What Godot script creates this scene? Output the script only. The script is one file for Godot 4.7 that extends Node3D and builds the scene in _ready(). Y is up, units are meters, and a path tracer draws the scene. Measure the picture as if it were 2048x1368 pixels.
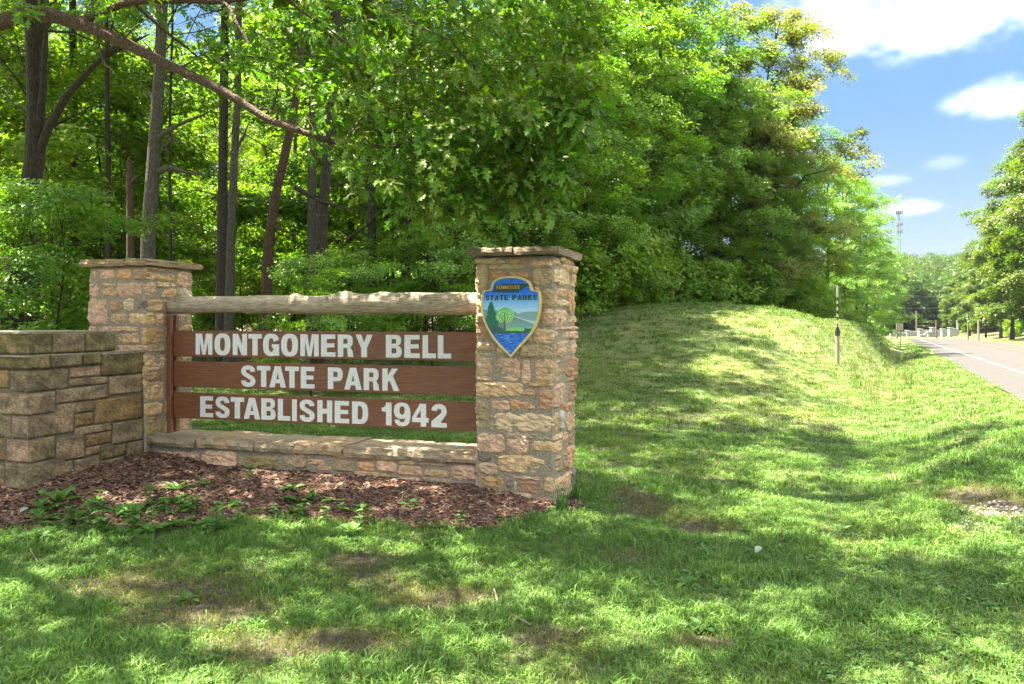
extends Node3D

# x to the right, y up, the camera looks along -z; "d" below is the distance along the view, "tb" the distance behind the front of the sign's pillars.
const CAM_H := 1.75
const FOCAL := 1600.0
const SIGN_TURN := -0.311
const SA := Vector3(0.952, 0.0, 0.306)
const ST := Vector3(-0.306, 0.0, 0.952)
const SO := Vector3(0.378, 0.0, -7.2)

var rng := RandomNumberGenerator.new()
var nz := FastNoiseLite.new()
var nz2 := FastNoiseLite.new()
var leaf_index := PackedInt32Array()
var mats := {}
var leaf_tpl := []

func _ready() -> void:
	rng.seed = 4711
	nz.seed = 11
	nz.noise_type = FastNoiseLite.TYPE_SIMPLEX_SMOOTH
	nz.frequency = 1.0
	nz.fractal_octaves = 3
	nz2.seed = 77
	nz2.noise_type = FastNoiseLite.TYPE_SIMPLEX_SMOOTH
	nz2.frequency = 1.0
	nz2.fractal_type = FastNoiseLite.FRACTAL_NONE
	var cam := Camera3D.new()
	cam.name = "camera"
	cam.projection = Camera3D.PROJECTION_FRUSTUM
	cam.near = 0.1
	cam.far = 2500.0
	cam.size = 0.1 * 1368.0 / FOCAL
	cam.frustum_offset = Vector2(0.0, 0.1 * -44.0 / FOCAL)
	add_child(cam)
	cam.position = Vector3(0, CAM_H, 0)
	var exposure := 19.5
	var env := Environment.new()
	env.background_mode = Environment.BG_SKY
	env.tonemap_mode = Environment.TONE_MAPPER_LINEAR
	env.tonemap_exposure = exposure
	env.sdfgi_enabled = true
	env.ssao_enabled = true
	env.ssil_enabled = true
	env.fog_enabled = true
	env.fog_density = 0.00007
	env.fog_light_color = Color(0.86, 0.92, 1.0)
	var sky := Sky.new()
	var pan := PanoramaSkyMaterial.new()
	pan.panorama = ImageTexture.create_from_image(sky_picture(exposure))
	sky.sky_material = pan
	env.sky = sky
	var we := WorldEnvironment.new()
	we.name = "world_environment"
	we.environment = env
	add_child(we)
	var sun := DirectionalLight3D.new()
	sun.name = "sun"
	sun.light_energy = 0.75
	sun.light_color = Color(1.0, 0.955, 0.87)
	sun.light_angular_distance = 0.5
	sun.shadow_enabled = true
	var sv := sun_vector()
	sun.basis = Basis.looking_at(-sv)
	add_child(sun)

	make_materials()
	for n in 110000:
		var b := n * 4
		leaf_index.append_array(PackedInt32Array([b, b + 1, b + 2, b, b + 2, b + 3]))
	build_ground()
	build_road()
	build_sign()
	build_oak()
	build_forest()
	build_far()
	build_lawn()
	build_weeds()
	build_litter()

func sun_vector() -> Vector3:
	var el := deg_to_rad(69.0)
	var plan := Vector2(-0.95, 0.29).normalized()
	return Vector3(plan.x * cos(el), sin(el), -plan.y * cos(el))

# ---------------------------------------------------------------- small helpers
func px(u: float, v: float, d: float) -> Vector3:
	return Vector3((u - 1024.0) / FOCAL * d, CAM_H + (640.0 - v) / FOCAL * d, -d)

func rf(a: float, b: float) -> float:
	return rng.randf_range(a, b)

func ball() -> Vector3:
	var v := Vector3(rf(-1, 1), rf(-1, 1), rf(-1, 1))
	while v.length_squared() > 1.0:
		v = Vector3(rf(-1, 1), rf(-1, 1), rf(-1, 1))
	return v

func lin(r: float, g: float, b: float) -> Color:
	return Color(r, g, b).linear_to_srgb()

func ss(a: float, b: float, x: float) -> float:
	var t: float = clampf((x - a) / (b - a), 0.0, 1.0)
	return t * t * (3.0 - 2.0 * t)

func thing(called: String, label: String, category: String, at := Vector3.ZERO, turn := 0.0, group := "") -> Node3D:
	var o := Node3D.new()
	o.name = called
	add_child(o, true)
	o.position = at
	o.rotation.y = turn
	tag(o, label, category, group)
	return o

func tag(o: Node, label: String, category: String, group := "") -> void:
	o.set_meta("label", label)
	o.set_meta("category", category)
	if group != "":
		o.set_meta("group", group)

func obj(called: String, mesh: Mesh, m: Material, parent: Node = self, at := Vector3.ZERO) -> MeshInstance3D:
	var o := MeshInstance3D.new()
	o.name = called
	o.mesh = mesh
	o.material_override = m
	o.position = at
	parent.add_child(o, true)
	return o

func struct(called: String, mesh: Mesh, m: Material, label: String) -> MeshInstance3D:
	var o := obj(called, mesh, m)
	o.set_meta("kind", "structure")
	tag(o, label, called.replace("_", " "))
	return o

func ordinal(k: int) -> String:
	var w := ["first", "second", "third", "fourth", "fifth", "sixth", "seventh", "eighth", "ninth", "tenth", "eleventh", "twelfth"]
	if k < 12:
		return w[k]
	var n := k + 1
	var e := "th"
	if n % 10 == 1 and n != 11:
		e = "st"
	elif n % 10 == 2 and n != 12:
		e = "nd"
	elif n % 10 == 3 and n != 13:
		e = "rd"
	return str(n) + e

func zone_of(u: float) -> String:
	for z in [[40, "at the wood's far left"], [175, "behind the block wall"], [390, "behind the left pillar"], [560, "behind the log's left third"], [760, "behind the log's middle"], [945, "behind the log's right third"], [1165, "behind the shield pillar"], [1400, "right of the shield pillar"]]:
		if u < z[0]:
			return z[1]
	return "right of the mound's top"

func placed_labels(spots: Array, what: String) -> Array:
	# a label for each (x, d): where it stands and how many of its kind stand before it there
	var order := range(spots.size())
	order.sort_custom(func(a, b): return spots[a].y < spots[b].y)
	var seen_in := {}
	var out := []
	out.resize(spots.size())
	for k in order:
		var z := zone_of(1024.0 + spots[k].x / spots[k].y * FOCAL)
		var n: int = seen_in.get(z, 0)
		seen_in[z] = n + 1
		out[k] = "%s %s, %s from the front" % [what, z, ordinal(n)]
	return out

func copy_of(root: Node3D, at: Vector3, turn: float, size: float, label: String) -> Node3D:
	var r: Node3D = root.duplicate()
	r.name = String(root.name).rstrip("0123456789_")
	add_child(r, true)
	r.position = at
	r.rotation.y = turn
	r.scale = Vector3.ONE * size
	r.set_meta("label", label)
	return r

func arrays_mesh(v: PackedVector3Array, ix: PackedInt32Array, col := PackedColorArray(), uv := PackedVector2Array(), nrm := PackedVector3Array()) -> ArrayMesh:
	var a := []
	a.resize(Mesh.ARRAY_MAX)
	a[Mesh.ARRAY_VERTEX] = v
	a[Mesh.ARRAY_INDEX] = ix
	if col.size():
		a[Mesh.ARRAY_COLOR] = col
	if uv.size():
		a[Mesh.ARRAY_TEX_UV] = uv
	if nrm.size():
		a[Mesh.ARRAY_NORMAL] = nrm
	var m := ArrayMesh.new()
	m.add_surface_from_arrays(Mesh.PRIMITIVE_TRIANGLES, a)
	return m

func smooth_mesh(v: PackedVector3Array, ix: PackedInt32Array, col := PackedColorArray()) -> ArrayMesh:
	var nrm := PackedVector3Array()
	nrm.resize(v.size())
	for k in range(0, ix.size(), 3):
		var n := (v[ix[k + 2]] - v[ix[k]]).cross(v[ix[k + 1]] - v[ix[k]])
		nrm[ix[k]] += n
		nrm[ix[k + 1]] += n
		nrm[ix[k + 2]] += n
	for k in nrm.size():
		nrm[k] = nrm[k].normalized()
	return arrays_mesh(v, ix, col, PackedVector2Array(), nrm)

class Bag:
	var v := PackedVector3Array()
	var n := PackedVector3Array()
	var ix := PackedInt32Array()

func tube(b: Bag, pts: Array, radii: Array, sides: int, lump := 0.0, capped := false) -> void:
	var base := b.v.size()
	var side := Vector3.RIGHT
	for i in pts.size():
		var p: Vector3 = pts[i]
		var q: Vector3 = pts[mini(i + 1, pts.size() - 1)]
		var o: Vector3 = pts[maxi(i - 1, 0)]
		var along := (q - o).normalized()
		side = side - along * side.dot(along)
		if side.length() < 0.05:
			side = along.cross(Vector3(0.3, 0.2, 0.9))
		side = side.normalized()
		var up := along.cross(side)
		for k in sides:
			var a := TAU * k / sides
			var nn := side * cos(a) + up * sin(a)
			var r: float = radii[i]
			if lump > 0.0:
				r *= 1.0 + lump * nz.get_noise_3d(p.x * 5.0 + nn.x, p.y * 2.2 + nn.y, p.z * 5.0 + nn.z)
			b.v.append(p + nn * r)
			b.n.append(nn)
	for i in pts.size() - 1:
		for k in sides:
			var a := base + i * sides + k
			var c := base + i * sides + (k + 1) % sides
			b.ix.append_array(PackedInt32Array([a, c, a + sides, c, c + sides, a + sides]))
	if capped:
		for e in 2:
			var at: int = (pts.size() - 1) * e
			var mid := b.v.size()
			b.v.append(pts[at])
			b.n.append(((pts[at] as Vector3) - (pts[1 if e == 0 else at - 1] as Vector3)).normalized())
			for k in sides:
				b.ix.append_array(PackedInt32Array([mid, base + at * sides + k, base + at * sides + (k + 1) % sides]))

func bag_mesh(b: Bag) -> ArrayMesh:
	# front faces run clockwise: turn those that disagree with their normals
	for k in range(0, b.ix.size(), 3):
		var i := b.ix[k]
		var j := b.ix[k + 1]
		var l := b.ix[k + 2]
		if (b.v[l] - b.v[i]).cross(b.v[j] - b.v[i]).dot(b.n[i] + b.n[j] + b.n[l]) < 0.0:
			b.ix[k + 1] = l
			b.ix[k + 2] = j
	return arrays_mesh(b.v, b.ix, PackedColorArray(), PackedVector2Array(), b.n)

func box_into(b: Bag, c: Vector3, size: Vector3, bevel := 0.004) -> void:
	# a box whose long edges are cut back by the bevel
	var h := size * 0.5
	var e: float = minf(bevel, minf(h.x, minf(h.y, h.z)) * 0.6)
	for axis in 3:
		for sgn in [-1.0, 1.0]:
			var n := Vector3.ZERO
			n[axis] = sgn
			var p := Vector3.ZERO
			p[(axis + 1) % 3] = 1.0
			var q := Vector3.ZERO
			q[(axis + 2) % 3] = 1.0
			var at := b.v.size()
			for w in [[-1, -1], [1, -1], [1, 1], [-1, 1]]:
				b.v.append(c + n * h + p * (h[(axis + 1) % 3] - e) * w[0] + q * (h[(axis + 2) % 3] - e) * w[1])
				b.n.append(n)
			b.ix.append_array(PackedInt32Array([at, at + 2, at + 1, at, at + 3, at + 2] if sgn > 0 else [at, at + 1, at + 2, at, at + 2, at + 3]))
	for axis in 3:
		for s1 in [-1.0, 1.0]:
			for s2 in [-1.0, 1.0]:
				var a := Vector3.ZERO
				a[(axis + 1) % 3] = s1
				var d := Vector3.ZERO
				d[(axis + 2) % 3] = s2
				var l := Vector3.ZERO
				l[axis] = h[axis] - e
				var o1 := c + a * h + d * (h - Vector3.ONE * e)
				var o2 := c + a * (h - Vector3.ONE * e) + d * h
				var at := b.v.size()
				b.v.append_array(PackedVector3Array([o1 - l, o1 + l, o2 + l, o2 - l]))
				for k in 4:
					b.n.append((a + d).normalized())
				b.ix.append_array(PackedInt32Array([at, at + 1, at + 2, at, at + 2, at + 3]))
	for s1 in [-1.0, 1.0]:
		for s2 in [-1.0, 1.0]:
			for s3 in [-1.0, 1.0]:
				var g := Vector3(s1, s2, s3)
				var at := b.v.size()
				b.v.append_array(PackedVector3Array([c + g * (h - Vector3(0, e, e)), c + g * (h - Vector3(e, 0, e)), c + g * (h - Vector3(e, e, 0))]))
				for k in 3:
					b.n.append(g.normalized())
				b.ix.append_array(PackedInt32Array([at, at + 1, at + 2]))

func box_mesh(size: Vector3, bevel := 0.004, c := Vector3.ZERO) -> ArrayMesh:
	var b := Bag.new()
	box_into(b, c, size, bevel)
	return bag_mesh(b)

func extrude_into(b: Bag, poly: PackedVector2Array, z0: float, z1: float) -> void:
	var p := poly
	if Geometry2D.is_polygon_clockwise(p):
		p = poly.duplicate()
		p.reverse()
	var tri := Geometry2D.triangulate_polygon(p)
	var at := b.v.size()
	for q in p:
		b.v.append(Vector3(q.x, q.y, z1))
		b.n.append(Vector3(0, 0, 1))
	for k in range(0, tri.size(), 3):
		var x := (p[tri[k + 1]] - p[tri[k]]).cross(p[tri[k + 2]] - p[tri[k]])
		b.ix.append_array(PackedInt32Array([at + tri[k], at + tri[k + 2], at + tri[k + 1]] if x > 0 else [at + tri[k], at + tri[k + 1], at + tri[k + 2]]))
	for k in p.size():
		var a := p[k]
		var c := p[(k + 1) % p.size()]
		var n := Vector3((c - a).y, -(c - a).x, 0).normalized()
		at = b.v.size()
		b.v.append_array(PackedVector3Array([Vector3(a.x, a.y, z0), Vector3(c.x, c.y, z0), Vector3(c.x, c.y, z1), Vector3(a.x, a.y, z1)]))
		for j in 4:
			b.n.append(n)
		b.ix.append_array(PackedInt32Array([at, at + 2, at + 1, at, at + 3, at + 2]))

# ---------------------------------------------------------------- sky
func sky_picture(exposure: float) -> Image:
	var w := 2048
	var h := 1024
	var im := Image.create_empty(w, h, false, Image.FORMAT_RGBF)
	var puffs := []   # azimuth, elevation, half width, half height in degrees, strength
	for p in [[1860, 34, 310, 60, 1.45], [1690, 8, 170, 46, 1.2], [2010, 196, 100, 34, 1.15], [1930, 206, 60, 18, 0.9], [1815, 415, 62, 16, 0.85], [1778, 360, 44, 11, 0.5], [1890, 325, 42, 12, 0.28]]:
		var x: float = (p[0] - 1024.0) / FOCAL
		var y: float = (640.0 - p[1]) / FOCAL
		puffs.append([rad_to_deg(atan(x)), rad_to_deg(atan(y / sqrt(1 + x * x))), p[2] / FOCAL * 57.3 * 0.82, p[3] / FOCAL * 57.3 * 0.95, p[4]])
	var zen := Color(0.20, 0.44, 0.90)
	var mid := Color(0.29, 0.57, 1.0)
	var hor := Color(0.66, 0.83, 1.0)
	var white := Color(4.3, 4.25, 4.12)  # cloud white raised so that clouds outside the view act as fill light
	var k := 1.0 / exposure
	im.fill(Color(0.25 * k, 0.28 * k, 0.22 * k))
	for y in h / 2:
		var el := 90.0 - (y + 0.5) / h * 180.0
		var se := sin(deg_to_rad(el))
		var ce := cos(deg_to_rad(el))
		var base := hor.lerp(mid, ss(0.0, 15.0, el)) if el < 15.0 else mid.lerp(zen, ss(12.0, 70.0, el))
		for x in w:
			var az := wrapf((x + 0.5) / w * 360.0, -180.0, 180.0)
			var a := deg_to_rad(az)
			var dx := sin(a) * ce
			var dz := -cos(a) * ce
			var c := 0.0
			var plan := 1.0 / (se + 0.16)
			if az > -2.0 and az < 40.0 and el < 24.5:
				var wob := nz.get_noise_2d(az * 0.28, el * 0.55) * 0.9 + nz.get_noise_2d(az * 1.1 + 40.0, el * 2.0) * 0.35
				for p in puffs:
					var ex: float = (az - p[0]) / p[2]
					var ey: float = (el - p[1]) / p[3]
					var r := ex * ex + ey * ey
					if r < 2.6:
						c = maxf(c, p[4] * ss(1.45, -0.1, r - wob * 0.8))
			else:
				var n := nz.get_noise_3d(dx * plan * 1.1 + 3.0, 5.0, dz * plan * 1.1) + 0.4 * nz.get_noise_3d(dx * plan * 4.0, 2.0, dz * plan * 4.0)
				c = ss(0.05, 0.7, n) if el < 12.0 else ss(lerpf(0.05, -0.55, ss(16.0, 34.0, el)), lerpf(0.7, 0.2, ss(16.0, 34.0, el)), n)  # clouds outside the view: invented, dense and bright, added to lift the shade
			var q := base.lerp(white, clampf(c * (0.225 if az > -2.0 and az < 40.0 and el < 24.5 else 1.0), 0.0, 1.0))  # clouds in view are blended far thinner than the added ones
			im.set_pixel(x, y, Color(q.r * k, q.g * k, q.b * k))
	return im

# ---------------------------------------------------------------- materials
func noise_tex(freq: float, oct: int, lo: float, hi: float, size := 512, cell := false, seed_ := 1) -> NoiseTexture2D:
	var f := FastNoiseLite.new()
	f.seed = seed_
	f.noise_type = FastNoiseLite.TYPE_CELLULAR if cell else FastNoiseLite.TYPE_SIMPLEX_SMOOTH
	f.frequency = freq
	f.fractal_octaves = oct
	var t := NoiseTexture2D.new()
	t.width = size
	t.height = size
	t.seamless = true
	t.noise = f
	var g := Gradient.new()
	g.set_color(0, Color(lo, lo, lo))
	g.set_color(1, Color(hi, hi, hi))
	t.color_ramp = g
	return t

func mat(called: String, c: Color, rough: float, tex: Texture2D = null, bump: Texture2D = null, bump_cm := 1.0, scale := Vector3.ONE, vcol := false) -> StandardMaterial3D:
	var m := StandardMaterial3D.new()
	m.resource_name = called
	m.albedo_color = c
	m.roughness = rough
	m.vertex_color_use_as_albedo = vcol
	if tex:
		m.albedo_texture = tex
	if bump:
		m.heightmap_enabled = true
		m.heightmap_texture = bump
		m.heightmap_scale = bump_cm
	if tex or bump:
		m.uv1_triplanar = true
		m.uv1_scale = scale
	mats[called] = m
	return m

func leafy(called: String, tint: Color, rough: float, through: float) -> StandardMaterial3D:
	var m := mat(called, Color.WHITE, rough, null, null, 1.0, Vector3.ONE, true)
	m.backlight_enabled = true
	var t := tint * through
	m.backlight = Color(t.r, t.g, t.b).linear_to_srgb()
	m.metallic_specular = 0.4
	return m

func make_materials() -> void:
	var grit := noise_tex(0.03, 5, 0.78, 1.08, 512, false, 3)
	var barky := noise_tex(0.02, 5, 0.45, 1.15, 512, false, 4)
	var rock := noise_tex(0.02, 6, 0.0, 1.0, 1024, false, 12)
	var fine := noise_tex(0.06, 4, 0.6, 1.1, 512, false, 5)
	var bumps := noise_tex(0.025, 5, 0.0, 1.0, 512, false, 8)
	var crack := noise_tex(0.03, 3, 0.0, 1.0, 512, true, 9)
	mat("stone", Color(1, 1, 1), 0.9, grit, rock, 1.0, Vector3(1.1, 2.6, 1.1), true)
	mat("ashlar", Color(1, 1, 1), 0.92, noise_tex(0.012, 6, 0.66, 1.12, 1024, false, 14), rock, 1.0, Vector3(1.3, 1.9, 1.3), true)
	mat("mortar", lin(0.35, 0.295, 0.21), 0.95, grit, rock, 1.0, Vector3.ONE * 2.0)
	mat("mortar_dark", lin(0.16, 0.135, 0.09), 0.95, grit, rock, 1.0, Vector3.ONE * 2.0)
	mat("board_paint", lin(0.20, 0.080, 0.034), 0.55, noise_tex(0.03, 5, 0.82, 1.06, 512, false, 21), bumps, 0.25, Vector3(0.22, 3.2, 3.2))
	mat("letter_paint", lin(0.80, 0.80, 0.77), 0.6, noise_tex(0.03, 4, 0.86, 1.02, 512, false, 22), bumps, 0.12, Vector3(1.0, 8.0, 4.0))
	mat("log_wood", Color.WHITE, 0.8, noise_tex(0.025, 6, 0.6, 1.12, 1024, false, 31), bumps, 0.9, Vector3(0.28, 2.6, 2.6), true)
	mat("bark", lin(0.060, 0.047, 0.035), 0.95, barky, crack, 4.0, Vector3(3.0, 0.7, 3.0))
	mat("bark_grey", lin(0.105, 0.092, 0.070), 0.95, barky, bumps, 3.0, Vector3(2.4, 0.8, 2.4))
	mat("bark_red", lin(0.10, 0.056, 0.036), 0.95, barky, crack, 3.0, Vector3(3.0, 0.8, 3.0))
	mat("oak_bark", lin(0.135, 0.085, 0.055), 0.95, barky, crack, 3.0, Vector3(3.5, 2.5, 3.5))
	mat("soil", Color.WHITE, 0.97, fine, bumps, 3.0, Vector3.ONE * 0.8, true)
	mat("mulch", lin(0.085, 0.043, 0.028), 0.95, noise_tex(0.05, 4, 0.4, 1.15, 512, false, 41), bumps, 4.0, Vector3.ONE * 2.5)
	mat("chip", Color.WHITE, 0.9, null, null, 1.0, Vector3.ONE, true)
	mat("asphalt", lin(0.042, 0.039, 0.037), 0.9, noise_tex(0.02, 6, 0.66, 1.1, 1024, false, 51), bumps, 0.6, Vector3.ONE * 0.35)
	mat("white_line", lin(0.14, 0.138, 0.13), 0.7)
	mat("yellow_line", lin(0.11, 0.068, 0.02), 0.7)
	mat("white_wall", lin(0.38, 0.38, 0.38), 0.8, fine, null, 1.0, Vector3.ONE * 0.4)
	mat("steel", lin(0.16, 0.17, 0.19), 0.5)
	mat("pole_wood", lin(0.14, 0.115, 0.09), 0.9)
	mat("post_grey", lin(0.24, 0.22, 0.16), 0.6)
	mat("black_plastic", lin(0.02, 0.02, 0.02), 0.5)
	mat("white_plastic", lin(0.36, 0.30, 0.28), 0.6)
	mat("twig", lin(0.19, 0.145, 0.105), 0.9)
	mat("emblem_cream", lin(0.72, 0.58, 0.24), 0.5, noise_tex(0.03, 3, 0.9, 1.03, 256, false, 61), null, 1.0, Vector3.ONE * 3.0)
	mat("emblem_green", lin(0.020, 0.055, 0.047), 0.55)
	mat("emblem_gold", lin(0.62, 0.36, 0.07), 0.5)
	leafy("leaf", Color(0.88, 1.0, 0.26), 0.33, 1.0)
	leafy("oak_leaf", Color(0.82, 1.0, 0.22), 0.44, 0.95)
	leafy("grass_blade", Color(0.85, 1.0, 0.25), 0.5, 0.7)

# ---------------------------------------------------------------- ground
func road_edge(d: float) -> float:
	return 8.32 + 0.477 * (d - 13.0)

func road_y(d: float) -> float:
	return 0.41 - 0.01375 * (minf(d, 140.0) - 13.0)

func swale_x(d: float) -> float:
	return 4.03 + 0.486 * (d - 9.0)

func bed_edge(s: float) -> float:
	# how far in front of the pillars (negative tb) the mulch reaches
	var e := -0.76
	if s > -0.3:
		e = lerpf(-0.74, -0.02, clampf((s + 0.3) / 0.32, 0, 1))
	elif s > -2.0:
		e = lerpf(-0.98, -0.74, (s + 2.0) / 1.7)
	elif s > -4.1:
		e = lerpf(-2.0, -0.98, (s + 4.1) / 2.1)
	else:
		e = lerpf(-2.5, -2.0, clampf((s + 6.0) / 1.9, 0, 1))
	return e

func to_sign(x: float, d: float) -> Vector2:
	var rx := x - 0.378
	var rd := d - 7.2
	return Vector2(0.952 * rx - 0.306 * rd, 0.306 * rx + 0.952 * rd)

func gh(x: float, d: float) -> float:
	var xs := swale_x(d)
	var xe := road_edge(d)
	var ry := road_y(d)
	var near := ss(3.0, 9.0, d)
	var low: float = (minf(0.0, ry - 0.36) - 0.12 * ss(9.0, 13.0, d) * ss(70.0, 35.0, d)) * near
	var hill := 21.0 * ss(190.0, 440.0, d) + 3.0 * ss(440.0, 700.0, d)
	var y := 0.0
	if x > xs:
		var bank: float = lerpf(0.1, ry - 0.012, near)
		if d < -2.0:
			bank = 0.1
		var tr: float = clampf((x - xs) / (xe - xs), 0.0, 1.0)
		y = lerpf(low, bank, lerpf(sin(tr * PI * 0.5), ss(0.0, 1.0, tr), 0.35)) - 0.07 * ss(0.05, 0.5, x - xe)
		if x > xe + 8.2:
			var o := x - xe - 8.2
			y += 0.9 * ss(1.0, 12.0, o) + 0.035 * maxf(0.0, o - 6.0) * ss(0, 40, d) * (1.0 - ss(60.0, 200.0, o))
	else:
		var wide: float = lerpf(4.2, 3.4, ss(10.0, 24.0, d)) - 1.4 * ss(25.0, 36.0, d)
		var tl: float = clampf((xs - x) / wide, 0.0, 1.0)
		var up: float = lerpf(sin(tl * PI * 0.5), ss(0.0, 1.0, tl), 0.4)
		low *= 1.0 - ss(0.0, wide * 1.6, xs - x) * ss(40.0, 20.0, d)
		var gx := (x - 7.0) / (11.0 if x < 7.0 else 7.3)
		var gd := (d - 30.0) / (9.5 if d > 30.0 else 11.5)
		var ridge: float = 2.0 * ss(20.0, 33.0, d) * (1.0 - 0.36 * ss(38.0, 62.0, d)) * (1.0 - 0.85 * ss(62.0, 100.0, d)) * ss(16.0, 5.0, xs - x)
		var dome: float = 1.92 * exp(-(gx * gx + gd * gd)) + 0.55 * ss(14.0, 30.0, d) + 0.5 * ss(30.0, 60.0, d) * ss(0.0, 6.0, xs - x)
		var mound: float = maxf(ridge, dome) + 0.12 * exp(-4.0 * absf(ridge - dome)) * ss(15.0, 25.0, d)
		y = low + mound * up
		if d > 2.0 and d < 14.0 and x < 2.5 and x > -9.0:
			var q := to_sign(x, d)
			var e := bed_edge(q.x)
			y += (lerpf(0.10, 0.22, ss(-3.5, -4.4, q.x)) * ss(e - 0.1, e + 1.15, q.y) * ss(0.25, -0.75, q.x) * ss(4.5, 0.7, q.y) + 0.05 * ss(-1.6, 0.2, q.y) * ss(3.0, 0.5, q.y) * ss(1.5, 0.0, q.x)) * ss(-8.5, -6.5, q.x)
	if d > 116.0 and d < 185.0:
		y = lerpf(y, -1.25, ss(116.0, 130.0, d) * ss(185.0, 172.0, d) * ss(xs - 18.0, xs - 8.0, x) * ss(xe + 24.0, xe + 13.0, x))
	y += hill
	y += 0.022 * nz.get_noise_2d(x * 0.55, d * 0.55) + 0.010 * nz2.get_noise_2d(x * 2.7, d * 2.7)
	return y

func bare(x: float, d: float) -> float:
	# 0 where the turf is closed, 1 where the soil shows
	var b := ss(0.34, 0.62, nz.get_noise_2d(x * 0.5 + 31.0, d * 0.95 + 7.0) + 0.16 * nz2.get_noise_2d(x * 3.0, d * 3.0)) * 0.6
	if d < 9.0:
		for p in [[400, 1215, 150, 34], [620, 1280, 190, 30], [1090, 1268, 78, 24], [880, 1190, 110, 22], [1420, 1278, 60, 20], [1280, 1010, 60, 24], [1410, 1050, 70, 16], [1280, 1110, 30, 12], [720, 1118, 60, 18], [740, 1150, 60, 14], [300, 1170, 170, 26], [1985, 1045, 70, 34], [1250, 1270, 10, 8]]:
			var pd: float = (CAM_H - 0.03) * FOCAL / (p[1] - 640.0)
			var pxx: float = (p[0] - 1024.0) / FOCAL * pd
			var ex: float = (x - pxx) / (1.22 * p[2] / FOCAL * pd)
			var ed: float = (d - pd) / (1.25 * p[3] / (p[1] - 640.0) * pd)
			b = maxf(b, ss(1.25, 0.35, ex * ex + ed * ed + 0.35 * nz2.get_noise_2d(x * 4.0, d * 4.0)))
	return b

func ground_color(x: float, d: float) -> Color:
	var n := nz.get_noise_2d(x * 0.35, d * 0.35)
	var green := Color(0.095, 0.148, 0.026).lerp(Color(0.140, 0.165, 0.034), clampf(0.5 + n, 0, 1))
	var soil := Color(0.062, 0.045, 0.035)
	var c := green.lerp(soil, 0.45 if d < 14.0 else 0.1)
	if d < 16.0:
		c = c.lerp(soil, bare(x, d))
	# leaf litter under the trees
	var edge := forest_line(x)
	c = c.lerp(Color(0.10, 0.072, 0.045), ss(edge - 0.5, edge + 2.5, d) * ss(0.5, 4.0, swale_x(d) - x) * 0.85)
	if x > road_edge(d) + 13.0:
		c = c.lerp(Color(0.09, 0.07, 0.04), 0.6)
	return c

func forest_line(x: float) -> float:
	if x < -2.0:
		return lerpf(17.5, 20.5, clampf((x + 14.0) / 12.0, 0, 1))
	if x < 3.0:
		return lerpf(20.5, 27.0, (x + 2.0) / 5.0)
	if x < 7.0:
		return lerpf(27.0, 34.0, (x - 3.0) / 4.0)
	if x < 15.0:
		return lerpf(34.0, 41.0, (x - 7.0) / 8.0)
	return 41.0 + (x - 15.0) * 1.75

func steps(a: Array) -> PackedFloat32Array:
	var r := PackedFloat32Array()
	for k in a.size() - 1:
		var n: int = int(round((a[k + 1][0] - a[k][0]) / a[k][1]))
		for j in n:
			r.append(lerpf(a[k][0], a[k + 1][0], float(j) / n))
	r.append(a[a.size() - 1][0])
	return r

func build_ground() -> void:
	var xs := steps([[-900, 60.0], [-60, 4.0], [-28, 1.0], [-9, 0.17], [9, 0.3], [24, 0.6], [48, 2.0], [120, 12.0], [300, 40.0], [900, 1.0]])
	var ds := steps([[-40, 5.0], [-5, 1.0], [3, 0.13], [11, 0.3], [45, 1.5], [120, 8.0], [200, 16.0], [720, 60.0], [1500, 1.0]])
	var v := PackedVector3Array()
	var c := PackedColorArray()
	for d in ds:
		for x in xs:
			v.append(Vector3(x, gh(x, d), -d))
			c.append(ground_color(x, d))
	var ix := PackedInt32Array()
	var w := xs.size()
	for j in ds.size() - 1:
		for i in w - 1:
			var a := j * w + i
			ix.append_array(PackedInt32Array([a, a + w, a + 1, a + 1, a + w, a + w + 1]))
	struct("ground", smooth_mesh(v, ix, c), mats["soil"], "uneven park ground of turf and soil rising to a wooded mound")
	# the mulch bed follows the ground a little above it
	v = PackedVector3Array()
	ix = PackedInt32Array()
	var cols := 90
	var rows := 26
	for i in cols + 1:
		var s := lerpf(-6.4, 0.14, float(i) / cols)
		var e := bed_edge(s) + 0.07 * nz2.get_noise_2d(s * 3.0, 1.0) + 0.05 * nz2.get_noise_2d(s * 9.0, 4.0)
		for j in rows + 1:
			var tb := lerpf(e, 0.35, float(j) / rows)
			var p := SO + SA * s - ST * tb
			var lift := 0.03 * ss(0.0, 0.12, float(j) / rows) - 0.01
			v.append(Vector3(p.x, gh(p.x, -p.z) + lift + 0.012 * nz2.get_noise_2d(p.x * 9.0, p.z * 9.0) * ss(0.0, 0.2, float(j) / rows), p.z))
	for i in cols:
		for j in rows:
			var a := i * (rows + 1) + j
			ix.append_array(PackedInt32Array([a, a + 1, a + rows + 1, a + 1, a + rows + 2, a + rows + 1]))
	struct("mulch_bed", smooth_mesh(v, ix), mats["mulch"], "dark red bark mulch bed in front of the sign wall")

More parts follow.
